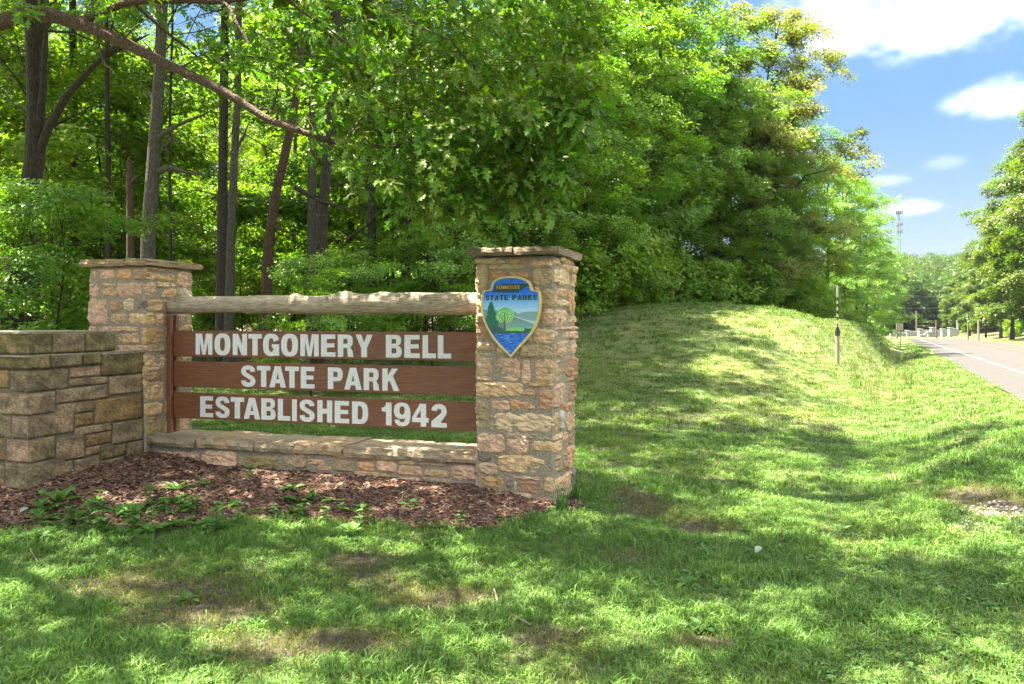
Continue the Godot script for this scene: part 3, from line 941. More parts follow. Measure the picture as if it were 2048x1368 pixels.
func glyph(ch: String) -> Array:
	var o := []
	match ch:
		"M":
			o.append(rect(0, 0, 0.22, 1))
			o.append(pts([0.22, 1, 0.33, 1, 0.44, 0.36, 0.44, 0, 0.36, 0, 0.22, 0.70]))
			o.append(flip_x(o[1], 0.44))
			o.append(rect(0.66, 0, 0.88, 1))
		"N":
			o.append(rect(0, 0, 0.25, 1))
			o.append(pts([0.25, 1, 0.28, 1, 0.51, 0.46, 0.51, 0, 0.48, 0, 0.25, 0.54]))
			o.append(rect(0.51, 0, 0.76, 1))
		"T":
			o.append(rect(0, 0.79, 0.70, 1))
			o.append(rect(0.215, 0, 0.485, 0.79))
		"O":
			ring(o, Vector2(0.39, 0.5), 0.39, 0.52, Vector2(0.39, 0.5), 0.125, 0.32, 0, 360, 36)
		"G":
			ring(o, Vector2(0.39, 0.5), 0.39, 0.52, Vector2(0.39, 0.5), 0.125, 0.32, 22, 300, 28)
			o.append(rect(0.42, 0.36, 0.77, 0.53))
			o.append(pts([0.60, 0.36, 0.60, 0.0, 0.77, 0.0, 0.77, 0.36]))
			o.append(pts([0.60, 0.36, 0.505, 0.36, oval(Vector2(0.39, 0.5), 0.125, 0.32, 300).x, oval(Vector2(0.39, 0.5), 0.125, 0.32, 300).y, 0.60, 0.04]))
		"E":
			o.append(rect(0, 0, 0.27, 1))
			o.append(rect(0.27, 0.80, 0.67, 1))
			o.append(rect(0.27, 0.41, 0.63, 0.60))
			o.append(rect(0.27, 0, 0.68, 0.20))
		"L":
			o.append(rect(0, 0, 0.27, 1))
			o.append(rect(0.27, 0, 0.65, 0.21))
		"I":
			o.append(rect(0, 0, 0.27, 1))
		"H":
			o.append(rect(0, 0, 0.27, 1))
			o.append(rect(0.27, 0.40, 0.51, 0.62))
			o.append(rect(0.51, 0, 0.78, 1))
		"R":
			o.append(rect(0, 0, 0.27, 1))
			bowl(o, 0.27, 0.44, 0.74, 0.40, 1.0, 0.19, 0.19, 0.25)
			o.append(pts([0.46, 0.40, 0.50, 0.0, 0.77, 0.0, 0.735, 0.26, 0.62, 0.425]))
		"P":
			o.append(rect(0, 0, 0.27, 1))
			bowl(o, 0.27, 0.44, 0.74, 0.36, 1.0, 0.20, 0.20, 0.25)
		"B":
			o.append(rect(0, 0, 0.27, 1))
			bowl(o, 0.27, 0.46, 0.73, 0.52, 1.0, 0.09, 0.18, 0.23)
			bowl(o, 0.27, 0.46, 0.76, 0.0, 0.52, 0.19, 0.10, 0.25)
		"D":
			o.append(rect(0, 0, 0.27, 1))
			bowl(o, 0.27, 0.38, 0.77, 0.0, 1.0, 0.20, 0.20, 0.26)
		"A":
			o.append(pts([0, 0, 0.25, 0, 0.40, 0.70, 0.40, 1, 0.26, 1]))
			o.append(flip_x(o[0], 0.40))
			o.append(pts([0.293, 0.20, 0.507, 0.20, 0.469, 0.38, 0.331, 0.38]))
		"Y":
			o.append(pts([0, 1, 0.27, 1, 0.40, 0.64, 0.40, 0, 0.265, 0, 0.265, 0.40]))
			o.append(flip_x(o[0], 0.40))
		"K":
			o.append(rect(0, 0, 0.27, 1))
			o.append(pts([0.27, 0.34, 0.37, 0.475, 0.53, 0.667, 0.80, 1, 0.49, 1, 0.27, 0.66]))
			o.append(pts([0.37, 0.475, 0.57, 0, 0.86, 0, 0.53, 0.667]))
		"S":
			var path := []
			var half := []
			var ct := Vector2(0.36, 0.735)
			var cb := Vector2(0.37, 0.265)
			for k in 15:
				var a := lerpf(-4.0, 236.0, k / 14.0)
				path.append(oval(ct, 0.235, 0.175, a, 0.8))
				half.append(lerpf(0.128, 0.098, absf(sin(deg_to_rad(a)))))
			for k in 15:
				var a := lerpf(56.0, -184.0, k / 14.0)
				path.append(oval(cb, 0.245, 0.175, a, 0.8))
				half.append(lerpf(0.130, 0.098, absf(sin(deg_to_rad(a)))))
			stroke(o, path, half)
		"1":
			o.append(rect(0.20, 0, 0.47, 1))
			o.append(pts([0.0, 0.60, 0.20, 0.60, 0.20, 0.90, 0.12, 0.80, 0.0, 0.77]))
		"9":
			ring(o, Vector2(0.37, 0.66), 0.37, 0.36, Vector2(0.37, 0.67), 0.12, 0.19, 90, 270, 18)
			ring(o, Vector2(0.37, 0.5), 0.37, 0.52, Vector2(0.37, 0.67), 0.12, 0.19, 90, 0, 9)
			ring(o, Vector2(0.37, 0.5), 0.37, 0.52, Vector2(0.36, 0.36), 0.14, 0.20, 0, -90, 9)
			ring(o, Vector2(0.37, 0.5), 0.37, 0.52, Vector2(0.36, 0.36), 0.14, 0.20, -90, -158, 8)
			o.append(pts([0.37, 0.30, 0.37, 0.48, 0.46, 0.53, 0.49, 0.67, 0.74, 0.50, 0.50, 0.36, 0.45, 0.32]))
		"4":
			o.append(rect(0.42, 0, 0.68, 1))
			o.append(rect(0, 0.19, 0.42, 0.39))
			o.append(rect(0.68, 0.19, 0.80, 0.39))
			o.append(pts([0, 0.39, 0.20, 0.39, 0.42, 0.73, 0.42, 1.0, 0.38, 1.0]))
		"2":
			var path := []
			var half := []
			for k in 14:
				var a := lerpf(178.0, -34.0, k / 13.0)
				path.append(oval(Vector2(0.36, 0.705), 0.235, 0.205, a, 0.85))
				half.append(lerpf(0.130, 0.105, absf(sin(deg_to_rad(a)))))
			stroke(o, path, half)
			var last: PackedVector2Array = o[o.size() - 1]
			o.append(PackedVector2Array([last[3], last[2], Vector2(0.42, 0.20), Vector2(0, 0.20), Vector2(0.0, 0.25)]))
			o.append(rect(0.0, 0, 0.72, 0.20))
	return o

func glyph_mesh(ch: String, x0: float, y0: float, w: float, h: float, z0: float, z1: float) -> ArrayMesh:
	var g := glyph(ch)
	var lo := 9.0
	var hi := -9.0
	for p in g:
		for q in p:
			lo = minf(lo, q.x)
			hi = maxf(hi, q.x)
	var b := Bag.new()
	for p in g:
		var r := PackedVector2Array()
		for q in p:
			r.append(Vector2(x0 + (q.x - lo) / (hi - lo) * w, y0 + q.y * h))
		extrude_into(b, r, z0, z1)
	return bag_mesh(b)

func build_boards() -> void:
	var o := SO + SA * -4.54
	var sg := thing("park_sign", "brown wooden park sign of three boards with white block letters", "sign", o, SIGN_TURN)
	# x from the left pillar, z = -tb
	var rows := [[1.345, 1.633, "M285,388 O402,500 N515,603 T612,694 G703,803 O815,920 M935,1048 E1063,1152 R1167,1263 Y1277,1383 B1465,1563 E1580,1675 L1692,1775 L1787,1870"],
		[1.009, 1.291, "S567,655 T665,748 A742,845 T840,925 E937,1022 P1105,1197 A1207,1315 R1327,1423 K1443,1548"],
		[0.660, 0.946, "E313,392 S408,495 T502,585 A583,685 B692,780 L795,870 I883,912 S930,1023 H1040,1132 E1147,1237 D1255,1355 1440,1500 9515,1617 4628,1730 2747,1843"]]
	for r in rows:
		var b := obj("board", box_mesh(Vector3(3.73, r[1] - r[0], 0.045), 0.004), mats["board_paint"], sg, Vector3(1.925, (r[0] + r[1]) * 0.5, -0.3875))
		var h: float = r[1] - r[0]
		for w in (r[2] as String).split(" "):
			var ch := w.substr(0, 1)
			var xs := w.substr(1).split(",")
			var u0 := xs[0].to_float()
			if ch == "1" and xs[0] == "440":
				u0 = 1440.0
			elif ch in ["9", "4", "2"]:
				u0 = 1000.0 + u0
			var a := on_front(300.0 + u0 / 3.103, 700, 0.365).x + 4.54 - 1.925
			var c := on_front(300.0 + xs[1].to_float() / 3.103, 700, 0.365).x + 4.54 - 1.925
			obj("letter", glyph_mesh(ch, a, -h * 0.5 + h * 0.085, c - a, h * 0.80, 0.020, 0.0275), mats["letter_paint"], b)
	for k in 2:
		obj("post", box_mesh(Vector3(0.058, 1.31, 0.045 if k == 0 else 0.05), 0.004), mats["board_paint"], sg, Vector3(0.036 if k == 0 else 0.031, 1.145, -0.338 if k == 0 else -0.437))
	# second pair, against the right-hand pillar
	for k in 2:
		obj("post", box_mesh(Vector3(0.058, 1.31, 0.045 if k == 0 else 0.05), 0.004), mats["board_paint"], sg, Vector3(3.752, 1.145, -0.338 if k == 0 else -0.437))
	# the log along the top
	var lg := thing("log_beam", "weathered bare log laid between the two pillars above the brown boards", "log", SO + SA * -4.54 + Vector3.UP * 1.91 - ST * 0.38, SIGN_TURN)
	var v := PackedVector3Array()
	var ix := PackedInt32Array()
	var lc := PackedColorArray()
	var n := 130
	var m := 32
	var knots := []
	for t in [[0.16, 1.4, 0.085, 0.075], [0.22, 1.2, 0.06, 0.06], [0.62, 2.3, 0.02, 0.05], [1.06, -0.5, 0.035, 0.09], [1.62, 1.5, 0.03, 0.06], [1.66, 0.5, 0.025, 0.035], [1.30, 0.1, 0.02, 0.04], [2.18, 1.45, 0.035, 0.10], [2.05, 0.55, 0.03, 0.03], [2.12, 0.45, 0.02, 0.025], [2.62, 1.9, 0.02, 0.06], [2.9, 0.2, 0.03, 0.04], [3.15, 0.55, 0.03, 0.045], [2.75, -0.3, 0.02, 0.05]]:
		knots.append([t[0], t[1], t[2] * 0.85, t[3]])
	for i in n + 1:
		var x := lerpf(-0.03, 3.84, float(i) / n)
		var r0 := 0.090 + 0.012 * nz.get_noise_1d(x * 0.9) + 0.022 * ss(0.3, 3.3, x)
		var cy := 0.022 * nz.get_noise_1d(x * 0.6 + 40.0)
		var end := 1.0
		if x < 0.03:
			end = sqrt(maxf(0.05, 1.0 - pow((0.03 - x) / 0.065, 2.0)))
		for j in m:
			var a := TAU * j / m
			var r := r0 * end * (1.0 + 0.05 * nz.get_noise_3d(x * 1.2, cos(a) * 0.9, sin(a) * 0.9))
			r += 0.0025 * nz2.get_noise_3d(x * 2.0, cos(a) * 16.0, sin(a) * 16.0)
			var tone := Color(0.50, 0.405, 0.29) * (1.0 + 0.35 * nz.get_noise_3d(x * 0.9, cos(a) * 2.2, sin(a) * 2.2) + 0.12 * nz2.get_noise_3d(x * 1.4, cos(a) * 9.0, sin(a) * 9.0))
			for kn in knots:
				var da := wrapf(a - kn[1], -PI, PI) * r0
				var dd: float = Vector2((x - kn[0]) * (0.75 if x > kn[0] else 1.2), da).length() / kn[3]
				if dd < 1.6:
					r += kn[2] * ss(1.4, 0.25, dd) - kn[2] * 0.35 * ss(0.30, 0.0, dd)
					tone = tone.lerp(Color(0.20, 0.13, 0.08), 0.75 * ss(0.42, 0.12, dd) + 0.35 * ss(0.18, 0.0, absf(dd - 0.62)))
			v.append(Vector3(x, cy + sin(a) * r, cos(a) * r))
			lc.append(Color(tone.r, tone.g, tone.b))
	for i in n:
		for j in m:
			var a := i * m + j
			var b := i * m + (j + 1) % m
			ix.append_array(PackedInt32Array([a, b, a + m, b, b + m, a + m]))
	for e in 2:
		var mid := v.size()
		v.append(Vector3(-0.034 if e == 0 else 3.842, 0, 0))
		lc.append(Color(0.36, 0.27, 0.17))
		for j in m:
			ix.append_array(PackedInt32Array([mid, e * n * m + j, e * n * m + (j + 1) % m]))
	obj("log", smooth_mesh(v, ix, lc), mats["log_wood"], lg)

func build_emblem(pillar: Node3D) -> void:
	var c0 := on_front(930.0 + 466.0 / 5.068, 490.0 + 730.0 / 5.068, -0.05)
	var e := thing("shield_sign", "blue shield sign with cream rim painted with trees, hills and a lake", "sign", SO + SA * c0.x + Vector3.UP * c0.y + ST * 0.045, SIGN_TURN)
	var outline := []
	for p in [[466, 313], [520, 316], [575, 327], [625, 349], [660, 380], [672, 405], [677, 435], [688, 455], [712, 461], [742, 462], [760, 475], [768, 520], [771, 570], [769, 630], [760, 700], [742, 770], [715, 838], [675, 905], [620, 970], [550, 1045], [466, 1140], [380, 1060], [310, 985], [255, 908], [215, 838], [188, 770], [170, 700], [163, 630], [163, 560], [168, 505], [178, 470], [195, 458], [225, 457], [248, 453], [262, 436], [267, 402], [280, 375], [310, 347], [355, 327], [410, 316]]:
		var q := on_front(930.0 + p[0] / 5.068, 490.0 + p[1] / 5.068, -0.05)
		outline.append(q - c0)
	var n := outline.size()
	var inner := []
	var edge := []
	for k in n:
		var a: Vector2 = outline[(k + n - 1) % n]
		var b: Vector2 = outline[k]
		var c: Vector2 = outline[(k + 1) % n]
		var nn := ((b - a).normalized() + (c - b).normalized()).normalized().orthogonal()
		if nn.dot(b) > 0:
			pass
		var inw := -nn if (b + nn * 0.01).length() > b.length() else nn
		if k >= 5 and k <= 9:
			inw = Vector2(-0.75, -0.35).normalized()
		if k >= 31 and k <= 35:
			inw = Vector2(0.75, -0.35).normalized()
		inner.append(b + inw * 0.020)
		edge.append(b + inw * 0.006)
	var body := Bag.new()
	var ring_o := PackedVector2Array(outline)
	extrude_into(body, ring_o, -0.042, 0.002)
	obj("shield_body", bag_mesh(body), mats["emblem_cream"], e)
	var rim := Bag.new()
	var prof := [[outline, 0.0], [outline, 0.008], [edge, 0.013], [inner, 0.011], [inner, 0.003]]
	for r in prof.size() - 1:
		for k in n:
			var k2 := (k + 1) % n
			var q := []
			for w in [[r, k], [r, k2], [r + 1, k2], [r + 1, k]]:
				var z: Vector2 = prof[w[0]][0][w[1]]
				q.append(Vector3(z.x, z.y, prof[w[0]][1]))
			var at := rim.v.size()
			var nn: Vector3 = (q[2] - q[0]).cross(q[1] - q[3]).normalized()
			for z in q:
				rim.v.append(z)
				rim.n.append(nn if nn.z >= -0.01 else -nn)
			rim.ix.append_array(PackedInt32Array([at, at + 1, at + 2, at, at + 2, at + 3]))
	obj("rim", bag_mesh(rim), mats["emblem_cream"], e)
	# the painted face
	var tri := Geometry2D.triangulate_polygon(PackedVector2Array(inner))
	var v := PackedVector3Array()
	var uv := PackedVector2Array()
	var nr := PackedVector3Array()
	for q in inner:
		v.append(Vector3(q.x, q.y, 0.0055))
		uv.append(Vector2((q.x + 0.32) / 0.64, (0.40 - q.y) / 0.80))
		nr.append(Vector3(0, 0, 1))
	var face := StandardMaterial3D.new()
	face.resource_name = "shield_face"
	face.albedo_texture = ImageTexture.create_from_image(shield_picture(c0))
	face.roughness = 0.5
	for k in range(0, tri.size(), 3):
		var t := ((inner[tri[k + 1]] as Vector2) - (inner[tri[k]] as Vector2)).cross((inner[tri[k + 2]] as Vector2) - (inner[tri[k]] as Vector2))
		if t > 0:
			var w := tri[k + 1]
			tri[k + 1] = tri[k + 2]
			tri[k + 2] = w
	obj("painted_face", arrays_mesh(v, tri, PackedColorArray(), uv, nr), face, e)
	# raised state outline and lettering
	var st := PackedVector2Array()
	for p in [[282, 478], [312, 402], [370, 402], [376, 390], [642, 392], [640, 408], [608, 428], [578, 448], [548, 462], [534, 480]]:
		st.append(on_front(930.0 + p[0] / 5.068, 490.0 + p[1] / 5.068, -0.055) - c0)
	var sb := Bag.new()
	extrude_into(sb, st, 0.005, 0.0095)
	var sp := obj("state_outline", bag_mesh(sb), mats["emblem_green"], e)
	put_line(sp, "TENNESSEE", 320, 552, 447, 409, c0, 0.009, 0.0125, "emblem_gold", 0.50)
	put_line(e, "STATE PARKS", 208, 728, 560, 504, c0, 0.005, 0.010, "emblem_green", 0.16)
	for p in [[464, 362], [466, 1085]]:
		var q := on_front(930.0 + p[0] / 5.068, 490.0 + p[1] / 5.068, -0.055) - c0
		var sc := CylinderMesh.new()
		sc.top_radius = 0.005
		sc.bottom_radius = 0.006
		sc.height = 0.006
		sc.radial_segments = 10
		sc.rings = 1
		var s := obj("screw", sc, mats["emblem_green"], e, Vector3(q.x, q.y, 0.0065))
		s.rotation.x = PI / 2

func put_line(parent: Node3D, text: String, x0: float, x1: float, yb: float, yt: float, c0: Vector2, z0: float, z1: float, m: String, gap: float) -> void:
	var a := on_front(930.0 + x0 / 5.068, 490.0 + yb / 5.068, -0.055) - c0
	var b := on_front(930.0 + x1 / 5.068, 490.0 + yt / 5.068, -0.055) - c0
	var widths := []
	var total := 0.0
	for k in text.length():
		var ch := text[k]
		var w: float = 0.42 if ch == " " else 0.76
		if ch in ["E", "L", "T", "S"]:
			w = 0.66
		widths.append(w)
		total += w + (gap if k < text.length() - 1 else 0.0)
	var x := a.x
	for k in text.length():
		var w: float = widths[k] / total * (b.x - a.x)
		if text[k] != " ":
			obj("letter", glyph_mesh(text[k], x, a.y, w, b.y - a.y, z0, z1), mats[m], parent)
		x += (widths[k] + gap) / total * (b.x - a.x)

func shield_picture(c0: Vector2) -> Image:
	# the flat paint of the shield, 340 by 425 pixels over 0.64 by 0.80 m
	var w := 340
	var h := 425
	var im := Image.create_empty(w, h, false, Image.FORMAT_RGB8)
	var hill1 := pts([150, 655, 240, 655, 330, 662, 420, 660, 480, 668, 545, 700, 600, 760, 760, 820, 760, 900, 150, 900])
	var hill2 := pts([500, 720, 540, 700, 580, 682, 640, 674, 770, 672, 770, 815, 720, 806, 640, 778, 560, 752])
	var hill3 := pts([380, 900, 420, 760, 470, 728, 500, 722, 560, 755, 640, 780, 720, 806, 770, 826, 770, 900])
	var grass := pts([400, 880, 415, 842, 470, 836, 540, 838, 610, 842, 720, 832, 720, 880])
	var bank := pts([150, 900, 190, 830, 230, 822, 300, 826, 350, 830, 380, 850, 410, 866, 470, 872, 530, 868, 560, 874, 600, 866, 604, 832, 626, 846, 660, 850, 700, 838, 760, 815, 770, 900])
	var pine := pts([262, 570, 280, 588, 288, 620, 300, 650, 298, 668, 318, 690, 312, 712, 330, 760, 335, 830, 196, 834, 205, 760, 222, 720, 218, 690, 232, 660, 228, 625, 246, 600, 250, 578])
	var trunk := pts([390, 862, 396, 800, 388, 740, 396, 690, 404, 740, 408, 800, 412, 862])
	for y in h:
		for x in w:
			var q := Vector2((x + 0.5) / w * 0.64 - 0.32, 0.40 - (y + 0.5) / h * 0.80) + c0
			# back to the pixel measure in which the outlines above are written
			var p3 := SO + SA * q.x + Vector3.UP * q.y + ST * 0.055
			var p := Vector2((1024.0 + p3.x / -p3.z * FOCAL - 930.0) * 5.068, (640.0 - (p3.y - CAM_H) / -p3.z * FOCAL - 490.0) * 5.068)
			var n := nz.get_noise_2d(p.x * 0.03, p.y * 0.03)
			var f := nz2.get_noise_2d(p.x * 0.12, p.y * 0.12)
			var c := Color(0.0, 0.36, 0.80).lerp(Color(0.46, 0.67, 0.86), ss(455.0, 600.0, p.y + n * 12.0))
			if p.y > 590:
				c = c.lerp(Color(0.66, 0.77, 0.88), ss(590.0, 670.0, p.y) * 0.7)
			c = c * (1.0 + 0.04 * f)
			if Geometry2D.is_point_in_polygon(p, hill1):
				c = Color(0.42, 0.54, 0.57).lerp(Color(0.34, 0.47, 0.48), ss(690.0, 800.0, p.y))
			if Geometry2D.is_point_in_polygon(p, hill2):
				c = Color(0.44, 0.57, 0.58).lerp(Color(0.62, 0.72, 0.76), ss(740.0, 805.0, p.y + n * 14.0))
			if Geometry2D.is_point_in_polygon(p, hill3):
				c = Color(0.36, 0.50, 0.51).lerp(Color(0.42, 0.55, 0.56), ss(720.0, 830.0, p.y))
			var mist := absf(p.y - (724.0 + (p.x - 500.0) * 0.33))
			if p.x > 495 and p.x < 762 and mist < 7.0:
				c = c.lerp(Color(0.82, 0.88, 0.92), 0.75 * (1.0 - mist / 7.0))
			if Geometry2D.is_point_in_polygon(p + Vector2(n * 5.0, f * 6.0), grass):
				c = Color(0.24, 0.62, 0.32).lerp(Color(0.55, 0.80, 0.40), ss(-0.2, 0.4, f + (p.y - 850.0) * 0.02))
			if Geometry2D.is_point_in_polygon(p + Vector2(f * 9.0, n * 8.0), pine):
				c = Color(0.05, 0.36, 0.27) * (1.0 + 0.25 * f)
			if Geometry2D.is_point_in_polygon(p + Vector2(n * 3.0, f * 5.0), bank):
				c = Color(0.16, 0.30, 0.28)
			if Geometry2D.is_point_in_polygon(p, trunk):
				c = Color(0.42, 0.24, 0.16)
			var crown := Vector2((p.x - 402.0) / 92.0, (p.y - 718.0) / (88.0 if p.y < 718.0 else 78.0)).length() + 0.16 * n + 0.06 * f
			if crown < 1.0:
				var t := nz2.get_noise_2d(p.x * 0.075 + 90.0, p.y * 0.075)
				c = Color(0.16, 0.52, 0.30).lerp(Color(0.66, 0.85, 0.55), ss(-0.25, 0.3, t))
				if absf(p.x - 400.0 + (p.y - 760.0) * 0.05) < 5.0 and p.y > 690:
					c = Color(0.42, 0.24, 0.16)
				if absf(absf(p.x - 400.0) - (800.0 - p.y) * 0.6) < 3.5 and p.y > 735 and p.y < 800:
					c = Color(0.45, 0.28, 0.18)
			if p.y > 897.0 + 3.0 * f:
				c = Color(0.02, 0.36, 0.72).lerp(Color(0.01, 0.24, 0.58), ss(-0.2, 0.4, nz2.get_noise_2d(p.x * 0.008, p.y * 0.16)))
				var streak := nz2.get_noise_2d(p.x * 0.012 + 4.0, p.y * 0.24 + 8.0)
				c = c.lerp(Color(0.72, 0.84, 0.94), 0.8 * ss(0.42, 0.75, streak))
			im.set_pixel(x, y, Color(minf(c.r * 1.12 + 0.02, 1.0), minf(c.g * 1.12 + 0.02, 1.0), minf(c.b * 1.10 + 0.02, 1.0)))
	return im

# ---------------------------------------------------------------- foliage
func spray(n: int, size: float, spread: float, flat: float) -> PackedVector3Array:
	# a handful of simple leaves, four corners each, about a twig end
	var v := PackedVector3Array()
	for k in n:
		var p := ball() * spread
		p.y *= flat
		var yaw := rf(0, TAU)
		var l := size * rf(0.7, 1.25)
		var w := l * rf(0.24, 0.32)
		var dir := Vector3(cos(yaw), rf(-0.55, 0.25), sin(yaw)).normalized()
		var up := (Vector3.UP + ball() * 0.7).normalized()
		var side := dir.cross(up).normalized()
		var nn := side.cross(dir)
		v.append(p)
		v.append(p + dir * l * 0.45 - side * w + nn * l * 0.07)
		v.append(p + dir * l - nn * l * 0.10)
		v.append(p + dir * l * 0.45 + side * w + nn * l * 0.07)
	return v

func crown_mesh(clumps: Array, per: int, tpl: Array, col: Color, vary: float, squash := 0.7) -> ArrayMesh:
	var v := PackedVector3Array()
	var c := PackedColorArray()
	var nv: int = tpl[0].size()
	for cl in clumps:
		var cc: float = 1.0 + vary * rf(-1, 1)
		var warm: float = rf(-1, 1) * vary
		for k in per:
			var off: Vector3 = ball() * cl[1]
			off.y *= squash
			var out: Vector3 = cl[2]
			var y := (Vector3.UP * 0.9 + out * 0.55 + ball() * 0.45).normalized()
			var x := y.cross(Vector3(rf(-1, 1), rf(-1, 1), rf(-1, 1))).normalized()
			var s := rf(0.8, 1.2)
			var xf := Transform3D(Basis(x * s, y * s, x.cross(y) * s), cl[0] + off)
			v.append_array(xf * (tpl[rng.randi() % tpl.size()] as PackedVector3Array))
			var f := cc * (1.0 + 0.22 * rf(-1, 1))
			var t := PackedColorArray()
			t.resize(nv)
			t.fill(Color(col.r * f * (1.0 + warm * 0.6), col.g * f, col.b * f))
			c.append_array(t)
	return arrays_mesh(v, leaf_index.slice(0, v.size() / 4 * 6), c)

# a tree of its own shape: {wood: mesh, crown: mesh}
func tree_shape(o: Dictionary) -> Dictionary:
	var hgt: float = o.h
	var tr: float = o.r
	var wood := Bag.new()
	var tp := []
	var rr := []
	var wx := rf(0, 99)
	for k in 9:
		var f := k / 8.0
		tp.append(Vector3(nz2.get_noise_2d(wx, f * 1.7) * hgt * 0.03 * f * 2.0, hgt * 0.94 * f - 0.3 * (1.0 - f), nz2.get_noise_2d(wx + 30.0, f * 1.7) * hgt * 0.03 * f * 2.0))
		rr.append(tr * lerpf(1.0, 0.12, pow(f, 0.85)) * (1.35 if k == 0 else 1.0))
	tube(wood, tp, rr, 9, 0.12)
	var clumps := []
	var nl: int = o.limbs
	for i in nl:
		var f := (i + rf(0.0, 0.8)) / nl
		var y: float = lerpf(o.y0, hgt * 0.93, pow(f, 0.9))
		var az := i * 2.39996 + rf(-0.5, 0.5)
		var prof: float = sqrt(maxf(0.08, 1.0 - pow((f - 0.35) / 0.68, 2.0))) * rf(0.72, 1.15)
		var ln: float = o.cr * prof
		var tf := clampf((y + 0.3) / (hgt * 0.94 + 0.3), 0.0, 1.0) * 8.0
		var i0: int = mini(int(tf), 7)
		var root: Vector3 = (tp[i0] as Vector3).lerp(tp[i0 + 1], tf - i0)
		var dir := Vector3(cos(az), 0, sin(az))
		var rise: float = lerpf(o.rise, 0.85, f) * rf(0.7, 1.3)
		var bend := ball() * ln * 0.10
		var p1: Vector3 = root + dir * ln * 0.45 + Vector3.UP * ln * rise * 0.55 + bend
		var p2: Vector3 = root + dir * ln + Vector3.UP * ln * rise * 0.8 - Vector3.UP * ln * o.droop
		var lr: float = tr * lerpf(0.36, 0.12, f)
		tube(wood, [root, p1, p1.lerp(p2, 0.55) + bend * 0.5, p2], [lr, lr * 0.62, lr * 0.4, lr * 0.12], 5)
		var nc: int = maxi(2, int(o.clumps * ln / o.cr))
		for k in nc:
			var t := rf(0.30, 1.08)
			var at := root.lerp(p1, t / 0.5) if t < 0.5 else p1.lerp(p2, (t - 0.5) / 0.5)
			var off: Vector3 = ball() * ln * o.fan
			off.y *= o.flat
			var c: Vector3 = at + off
			if c.y < o.floor:
				c.y = o.floor + rf(0.0, 0.4)
			var cr: float = o.clump * rf(0.65, 1.25)
			clumps.append([c, cr, (dir + Vector3.UP * 0.3).normalized()])
			if k % 2 == 0:
				tube(wood, [at, at.lerp(c, 0.6) + ball() * 0.06, c], [lr * 0.22, lr * 0.15, 0.006], 3)
	return {"wood": bag_mesh(wood), "crown": crown_mesh(clumps, o.per, o.tpl, o.col, o.vary, o.squash)}

func plant_tree(called: String, label: String, shape: Dictionary, bark: String, at: Vector3, turn: float, size: float, group: String, category := "tree") -> Node3D:
	var t := thing(called, label, category, at, turn, group)
	t.scale = Vector3.ONE * size
	obj("trunk", shape.wood, mats[bark], t)
	var c := obj("crown", shape.crown, mats["leaf"], t)
	c.set_meta("kind", "stuff")
	return t

# ---------------------------------------------------------------- the oak over the sign
func oak_leaf() -> Array:
	var half := [[0.018, 0.0], [0.02, 0.14], [0.11, 0.20], [0.20, 0.29], [0.07, 0.35], [0.17, 0.42], [0.34, 0.55], [0.09, 0.58], [0.16, 0.66], [0.27, 0.80], [0.09, 0.80], [0.05, 0.92]]
	var p := PackedVector2Array()
	for h in half:
		p.append(Vector2(h[0], h[1]))
	p.append(Vector2(0, 1))
	for k in range(half.size() - 1, -1, -1):
		p.append(Vector2(-half[k][0], half[k][1]))
	return [p, Geometry2D.triangulate_polygon(p)]

func oak_spray(n: int, length: float) -> ArrayMesh:
	var lf := oak_leaf()
	var p: PackedVector2Array = lf[0]
	var tri: PackedInt32Array = lf[1]
	var v := PackedVector3Array()
	var c := PackedColorArray()
	var ix := PackedInt32Array()
	# the twig is a thin three-sided stick along z
	for k in n:
		var f := pow(float(k) / n, 0.7)
		var root := Vector3(rf(-0.02, 0.02), -0.05 * f * f, length * f)
		var yaw := k * 2.4 + rf(-0.5, 0.5)
		var dir := (Vector3(cos(yaw), sin(yaw) * 0.45, 0.0) + Vector3(0, rf(-0.55, 0.0), rf(0.3, 1.0))).normalized()
		var up := (Vector3.UP + ball() * 0.75).normalized()
		var side := dir.cross(up).normalized()
		var nn := side.cross(dir)
		var l := rf(0.07, 0.135)
		var wd := l * rf(0.8, 1.05)
		var fold := rf(0.0, 0.55)
		var curl := rf(-0.05, 0.6)
		var tint := rf(0.65, 1.3)
		var at := v.size()
		for q in p:
			v.append(root + dir * (0.015 + q.y * l) + side * q.x * wd + nn * (absf(q.x) * wd * fold - q.y * q.y * l * curl))
			c.append(Color(tint * rf(0.96, 1.04), tint, tint))
		for t in tri:
			ix.append(at + t)
	var at := v.size()
	for k in 3:
		for e in 2:
			var a := TAU * k / 3.0
			v.append(Vector3(cos(a) * 0.004, sin(a) * 0.004 - 0.05 * e, length * e))
			c.append(Color(0.9, 0.45, 0.7))
	for k in 3:
		var a := at + k * 2
		var b := at + ((k + 1) % 3) * 2
		ix.append_array(PackedInt32Array([a, a + 1, b, b, a + 1, b + 1]))
	return arrays_mesh(v, ix, c)

func multi(called: String, mesh: Mesh, m: Material, where: Array, tint: Array, parent: Node, label := "") -> void:
	var mm := MultiMesh.new()
	mm.transform_format = MultiMesh.TRANSFORM_3D
	mm.use_colors = true
	mm.mesh = mesh
	mm.instance_count = where.size()
	for k in where.size():
		mm.set_instance_transform(k, where[k])
		mm.set_instance_color(k, tint[k])
	var o := MultiMeshInstance3D.new()
	o.name = called
	o.multimesh = mm
	o.material_override = m
	o.set_meta("kind", "stuff")
	if label != "":
		tag(o, label, called.replace("_", " "))
	parent.add_child(o, true)

